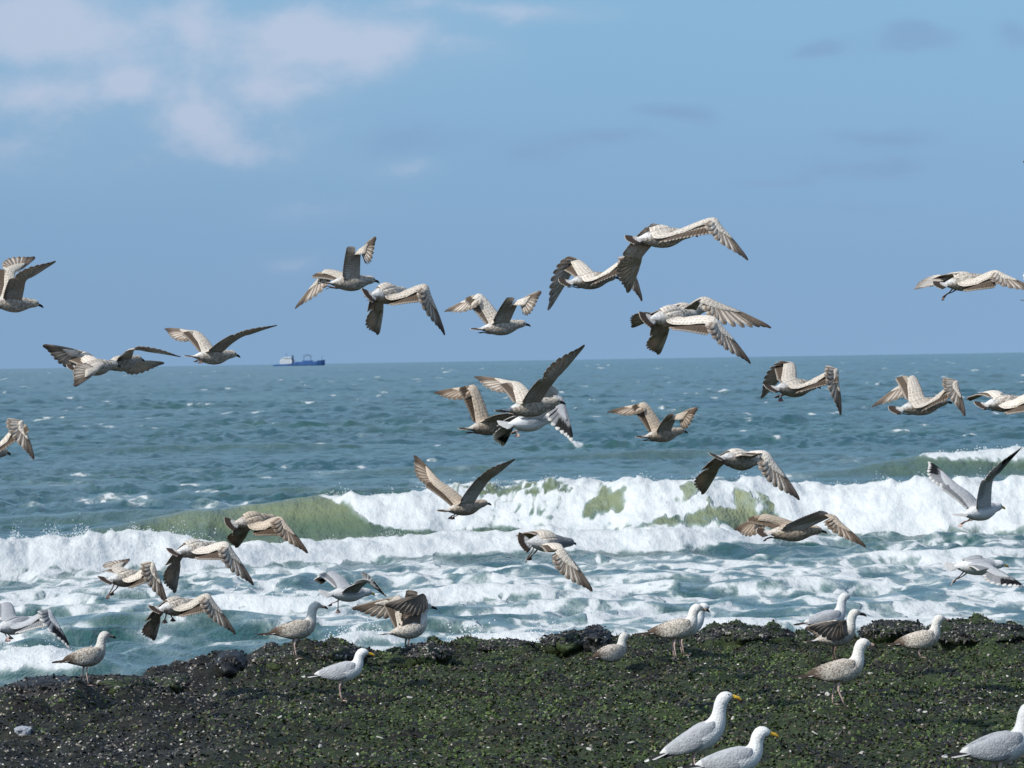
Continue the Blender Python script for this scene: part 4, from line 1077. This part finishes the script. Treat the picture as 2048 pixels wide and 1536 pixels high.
def standing(label, foot, size, yaw=0.0, neck=0.0, pl='pale', sit=0.0, wings=None, step=0.0, tilt=0.0, look=0.0, group='gulls standing on the rocks', lean=0.0):
    """foot = photograph pixel of the feet; yaw turns the bird away from the camera (0 = facing right)"""
    p, D = hit_ground(*foot); y = R(yaw)
    f = Vector((math.cos(y), math.sin(y), 0)); u = Vector((0, 0, 1)); r = f.cross(u)
    gl = Gull('standing_gull', pl, (f, r, u), p - Vector((0, 0, sit * size)), size)
    sp = []
    for x, z, ry, rz in STAND_SPINE:
        g = float(np.clip((z - .30) / .13, 0, 1)) if x > .1 else 0
        z2 = z + (x - .03) * tilt + g * neck; fat = 1.05 if x < .12 else 1.0; sp.append((x - lean * g, z2, ry * fat, rz * fat))
    gl.body(sp, 'sbody')
    bx, bz = sp[-1][0] - .004, sp[-1][1] + .001
    gl.head(bx, bz, .22, 1.12 if pl == 'adult' else 1.2, look)
    if not look: gl.eyes(bx - .024, .0305, bz + .010, .0068)
    gl.tail(-.165, .237 - .195 * tilt, -1, -.14 - tilt, .16)
    if wings:
        for sg, spec in wings: wing_from(gl, sg, gl.P(.085, -sg * .062, .305 + .05 * tilt), gl.P(.088, -sg * .004, .338), spec, label)
    if not wings or len(wings) == 1:
        for sg in ((-1, 1) if not wings else (wings[0][0],)):
            gl.folded_wing(sg, tilt)
    if sit < .08:
        for sg in (-1, 1):
            st = step * sg
            gl.leg([(-.005, sg * .032, .20), (-.022 + st * .3, sg * .034, .125), (-.012 + st * .8, sg * .036, .06), (.0 + st, sg * .036, .006 + max(0, -st) * .35)], gl.f)
    else:
        for sg in (-1, 1): gl.leg([(-.005, sg * .032, .19), (-.02, sg * .034, .15), (-.01, sg * .036, .13), (.0, sg * .036, sit + .006)], gl.f, foot=sit < .12)
    return tag(gl.root, label, 'gull', group)

# ------------------------------------------------------------------ the birds in flight (photograph pixels)
flying('speckled gull at the left picture edge in the sky, both wings raised', 215, (-38, 603), (84, 610), ((52, 562), (110, 517), -1, -1), ((30, 548), (71, 509), 1, 1, dict(face=-1)))
flying('leftmost gull skimming the horizon, one wing drooping below the waterline', 215, (137, 738), (240, 730), ((196, 742), (150, 768), -1, -1, dict(face=1)), ((168, 703), (88, 692), 1, -1))
flying('gull half hidden behind another, wings stretched right, at the left horizon', 205, (200, 735), (287, 718), ((270, 700), (362, 708), -1, -1), ((262, 722), (326, 723), 1, 1))
flying('gull with long dark wing lifted to the right, left of the ship', 208, (370, 714), (478, 710), ((482, 675), (553, 645), -1, -1), ((398, 664), (328, 653), 1, 1), feet=[(402, 722), (396, 720)])
flying('gull above the ship with its near wing raised and wingtip bent over', 215, (642, 568), (756, 561), ((722, 498), (747, 476), -1, -1, dict(face=-1, h=(.15, 1))), ((652, 540), (586, 614), 1, 1), feet=[(655, 572), (660, 575)])
flying('gull showing white rump and dark tail tip in the sky left of centre', 252, (729, 592), (815, 584), ((852, 569), (895, 668), -1, -1), ((768, 605), (752, 665), 1, 1), roll=0.85)
flying('pale gull in the sky just left of centre, tail a thin dark spike', 205, (942, 660), (1058, 648), ((1040, 600), (1078, 584), -1, -1, dict(face=-1, h=(0, 1))), ((962, 588), (886, 619), 1, 1), pl='palejuv')
flying('smaller gull partly behind the highest gull, dark breast and head showing', 225, (1120, 567), (1237, 554), ((1258, 513), (1288, 600), -1, -1), ((1158, 522), (1092, 618), 1, 1))
flying('highest gull in the sky, long barred wing arching down to the right', 262, (1252, 481), (1393, 468), ((1428, 436), (1500, 516), -1, -1), ((1286, 512), (1254, 580), 1, 1), pl='palejuv')
flying('front gull of the overlapping pair in the sky, dark banded tail', 272, (1282, 640), (1398, 630), ((1428, 634), (1506, 723), -1, -1), ((1340, 655), (1314, 703), 1, 1), spread=.5, roll=0.85, pl='palejuv')
flying('rear gull of the overlapping pair in the sky, dark head below its wing', 235, (1312, 640), (1422, 614), ((1412, 595), (1545, 650), -1, -1), ((1318, 633), (1264, 649), 1, 1))
flying('gull with dangling feet in the sky at the right picture edge', 225, (1868, 572), (1988, 556), ((1992, 541), (2075, 578), -1, -1), ((1898, 560), (1828, 584), 1, -1), feet=[(1890, 592), (1893, 588)])
flying('gull entering at the right picture edge high above, only its wingtip in view', 235, (2110, 330), (2220, 320), ((2190, 300), (2260, 330), -1, -1), ((2112, 312), (2043, 319), 1, 1))
flying('adult gull entering at the right picture edge, only its white tail in view', 225, (2043, 602), (2165, 604), ((2140, 575), (2210, 540), -1, -1), ((2090, 575), (2070, 520), 1, 1), pl='adult')
flying('gull beating its wings down before the horizon at right, feet trailing', 238, (1533, 778), (1640, 772), ((1674, 738), (1686, 828), -1, -1), ((1588, 728), (1520, 792), 1, 1), feet=[(1562, 795), (1558, 790)])
flying('gull with far wing bent in an M above the sea at right', 228, (1779, 822), (1902, 803), ((1914, 762), (1932, 828), -1, -1), ((1828, 752), (1740, 810), 1, 1))
flying('pale gull cut by the right picture edge just below the horizon', 222, (1952, 812), (2058, 800), ((2062, 786), (2150, 800), -1, -1), ((1985, 785), (1938, 796), 1, 1), pl='palejuv')
flying('gull cut by the left picture edge over the sea, one folded wing showing', 250, (-90, 912), (20, 905), ((44, 842), (70, 914), -1, -1), ((-60, 850), (-120, 880), 1, 1))
flying('gull with brown wing spread left, tail just above another gull, over the sea', 222, (920, 860), (1030, 845), ((1040, 838), (1090, 830), -1, 1), ((952, 772), (866, 781), 1, 1), pl='brownjuv')
flying('white adult gull half hidden behind a brown one, black wingtip below', 232, (999, 851), (1112, 838), ((1126, 797), (1143, 880), -1, -1, dict(face=-1, c=(-1, .3), h=(-1, .15))), ((1030, 848), (1003, 887), 1, 1), pl='adult', feet=[(1035, 866), (1030, 862)])
flying('large gull over the sea at centre with dark wing swept up past the horizon', 246, (992, 825), (1127, 803), ((1110, 762), (1166, 685), -1, -1), ((1040, 766), (948, 748), 1, 1))
flying('small brown gull gliding over the sea right of centre', 192, (1274, 876), (1373, 862), ((1358, 828), (1391, 817), -1, -1, dict(face=-1, h=(0, 1))), ((1292, 806), (1213, 820), 1, 1), pl='brownjuv')
flying('gull with wings held up in a V over the breaking wave', 200, (877, 1024), (980, 1006), ((978, 962), (1028, 913), -1, -1), ((880, 962), (829, 907), 1, 1), feet=[(903, 1032), (908, 1033)], pl='brownjuv')
flying('pale gull arching over the breaking wave, right of centre', 258, (1424, 914), (1530, 924), ((1536, 906), (1603, 997), -1, -1), ((1440, 935), (1403, 983), 1, 1), roll=0.4, pl='palejuv')
flying('low brown gull with wide level wings below the breaking wave at right', 232, (1513, 1066), (1651, 1062), ((1668, 1033), (1734, 1090), -1, -1), ((1532, 1028), (1465, 1056), 1, 1), feet=[(1536, 1076), (1541, 1074)], pl='brownjuv')
flying('grey backed gull in front of the right breaker, wings in a steep V', 230, (1912, 1033), (2008, 1013), ((1986, 960), (2039, 890), -1, -1), ((1912, 968), (1858, 918), 1, 1), pl='adult', feet=[(1925, 1046), (1930, 1042)])
flying('adult gull with blue grey wing low over the surf at far right', 225, (1888, 1134), (2015, 1130), ((1990, 1136), (2046, 1170), -1, -1), ((1965, 1118), (1990, 1130), 1, 1), pl='adult', feet=[(1907, 1162), (1913, 1158)], roll=0.5)
flying('grey mantled gull with white rump over the surf at centre', 240, (1036, 1085), (1152, 1086), ((1128, 1098), (1187, 1180), -1, -1), ((1080, 1066), (1055, 1072), 1, 1), pl='sub', feet=[(1055, 1116), (1062, 1112)], spread=.7, roll=1.0)
flying('dark winged gull with banded tail above the left surf', 222, (451, 1050), (556, 1036), ((562, 1034), (618, 1103), -1, -1), ((498, 1062), (472, 1090), 1, 1), spread=.55, roll=0.85, pl='brownjuv')
flying('gull above two others at left, wings arched down over the white surf', 228, (338, 1106), (440, 1092), ((454, 1084), (511, 1168), -1, -1), ((362, 1120), (346, 1182), 1, 1), pl='palejuv')
flying('gull with trailing legs at left, striped wing hanging to the right', 226, (202, 1162), (295, 1150), ((306, 1124), (338, 1208), -1, -1), ((240, 1140), (258, 1112), 1, 1), feet=[(218, 1188), (226, 1183)])
flying('lowest of the three arched gulls at left, wingtip down by the green wave', 230, (302, 1221), (402, 1206), ((416, 1187), (475, 1266), -1, -1), ((322, 1232), (305, 1276), 1, 1), feet=[(330, 1238), (345, 1236)])
flying('white adult gull at the lower left picture edge with dark tipped wing', 232, (-25, 1262), (78, 1240), ((100, 1220), (143, 1294), -1, -1), ((22, 1208), (-30, 1230), 1, 1), pl='adult', feet=[(14, 1275), (20, 1272)])
flying('white adult gull with legs hanging down over the surf left of centre', 205, (640, 1188), (748, 1186), ((735, 1166), (778, 1190), -1, -1, dict(face=-1)), ((670, 1145), (641, 1163), 1, 1), pl='adult', feet=[(676, 1217), (664, 1206)])

# ------------------------------------------------------------------ the birds on the rocks
standing('speckled gull standing alone at the left end of the rocks', (174, 1372), .99, 32, .005)
standing('brown winged gull standing at the rock edge left of the white adult', (592, 1318), 1.09, 18, .025)
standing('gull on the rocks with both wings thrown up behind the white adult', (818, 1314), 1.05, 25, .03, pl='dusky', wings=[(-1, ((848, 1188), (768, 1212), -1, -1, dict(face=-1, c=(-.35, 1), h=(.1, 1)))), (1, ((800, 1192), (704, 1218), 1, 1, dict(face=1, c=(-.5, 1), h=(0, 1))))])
standing('white adult with grey back and yellow bill standing left of centre', (684, 1403), 1.0, 8, -.02, pl='adult')
standing('pale gull resting low on the weed, facing away, right of centre', (1222, 1338), .98, 42, -.02, sit=.11)
standing('white gull almost hidden behind a large speckled one', (1367, 1312), 1.13, 12, -.02, pl='adult', look=1.2)
standing('large speckled gull standing in profile on pink legs at the shelf edge', (1352, 1320), 1.16, 12, -.01)
standing('gull with pale folded wing, white head turned away, at the water edge', (1655, 1296), 1.12, 26, .02, pl='subfold', look=1.2)
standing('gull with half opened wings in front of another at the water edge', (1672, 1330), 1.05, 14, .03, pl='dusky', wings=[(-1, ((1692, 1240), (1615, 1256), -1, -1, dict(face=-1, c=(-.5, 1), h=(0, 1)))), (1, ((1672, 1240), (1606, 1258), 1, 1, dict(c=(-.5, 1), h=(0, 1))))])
standing('speckled gull resting at far right beside a black rock', (1840, 1316), 1.08, 12, .005, sit=.10)
standing('speckled gull striding on one leg across the weed at right', (1678, 1414), 1.14, 10, .015, step=.035)
standing('upright adult gull with long white neck, left of the two bottom adults', (1394, 1556), 1.10, 8, .02, pl='adult', tilt=.30)
standing('adult gull cut by the bottom picture edge, right of the two bottom adults', (1467, 1606), 1.06, 10, -.01, pl='adult')
standing('adult gull with grey back in the bottom right picture corner', (2000, 1590), 1.22, 22, .02, pl='adult')

boulder(46, 1460, 34, 8, RM, 'pale bluish white stone among the mussels at the lower left', 31, depth=.12, crust=0, name='stone', mats=plain('pale_stone', (0.36, 0.38, 0.42), .7, .2, 12))['group'] = 'loose stones on the shelf'
boulder(1948, 1566, 120, 22, RM, 'reddish brown stone under the adult gull in the bottom right corner', 33, depth=.25, crust=0, name='stone', mats=plain('red_brown_stone', (0.06, 0.024, 0.02), .7, .4, 10))['group'] = 'loose stones on the shelf'
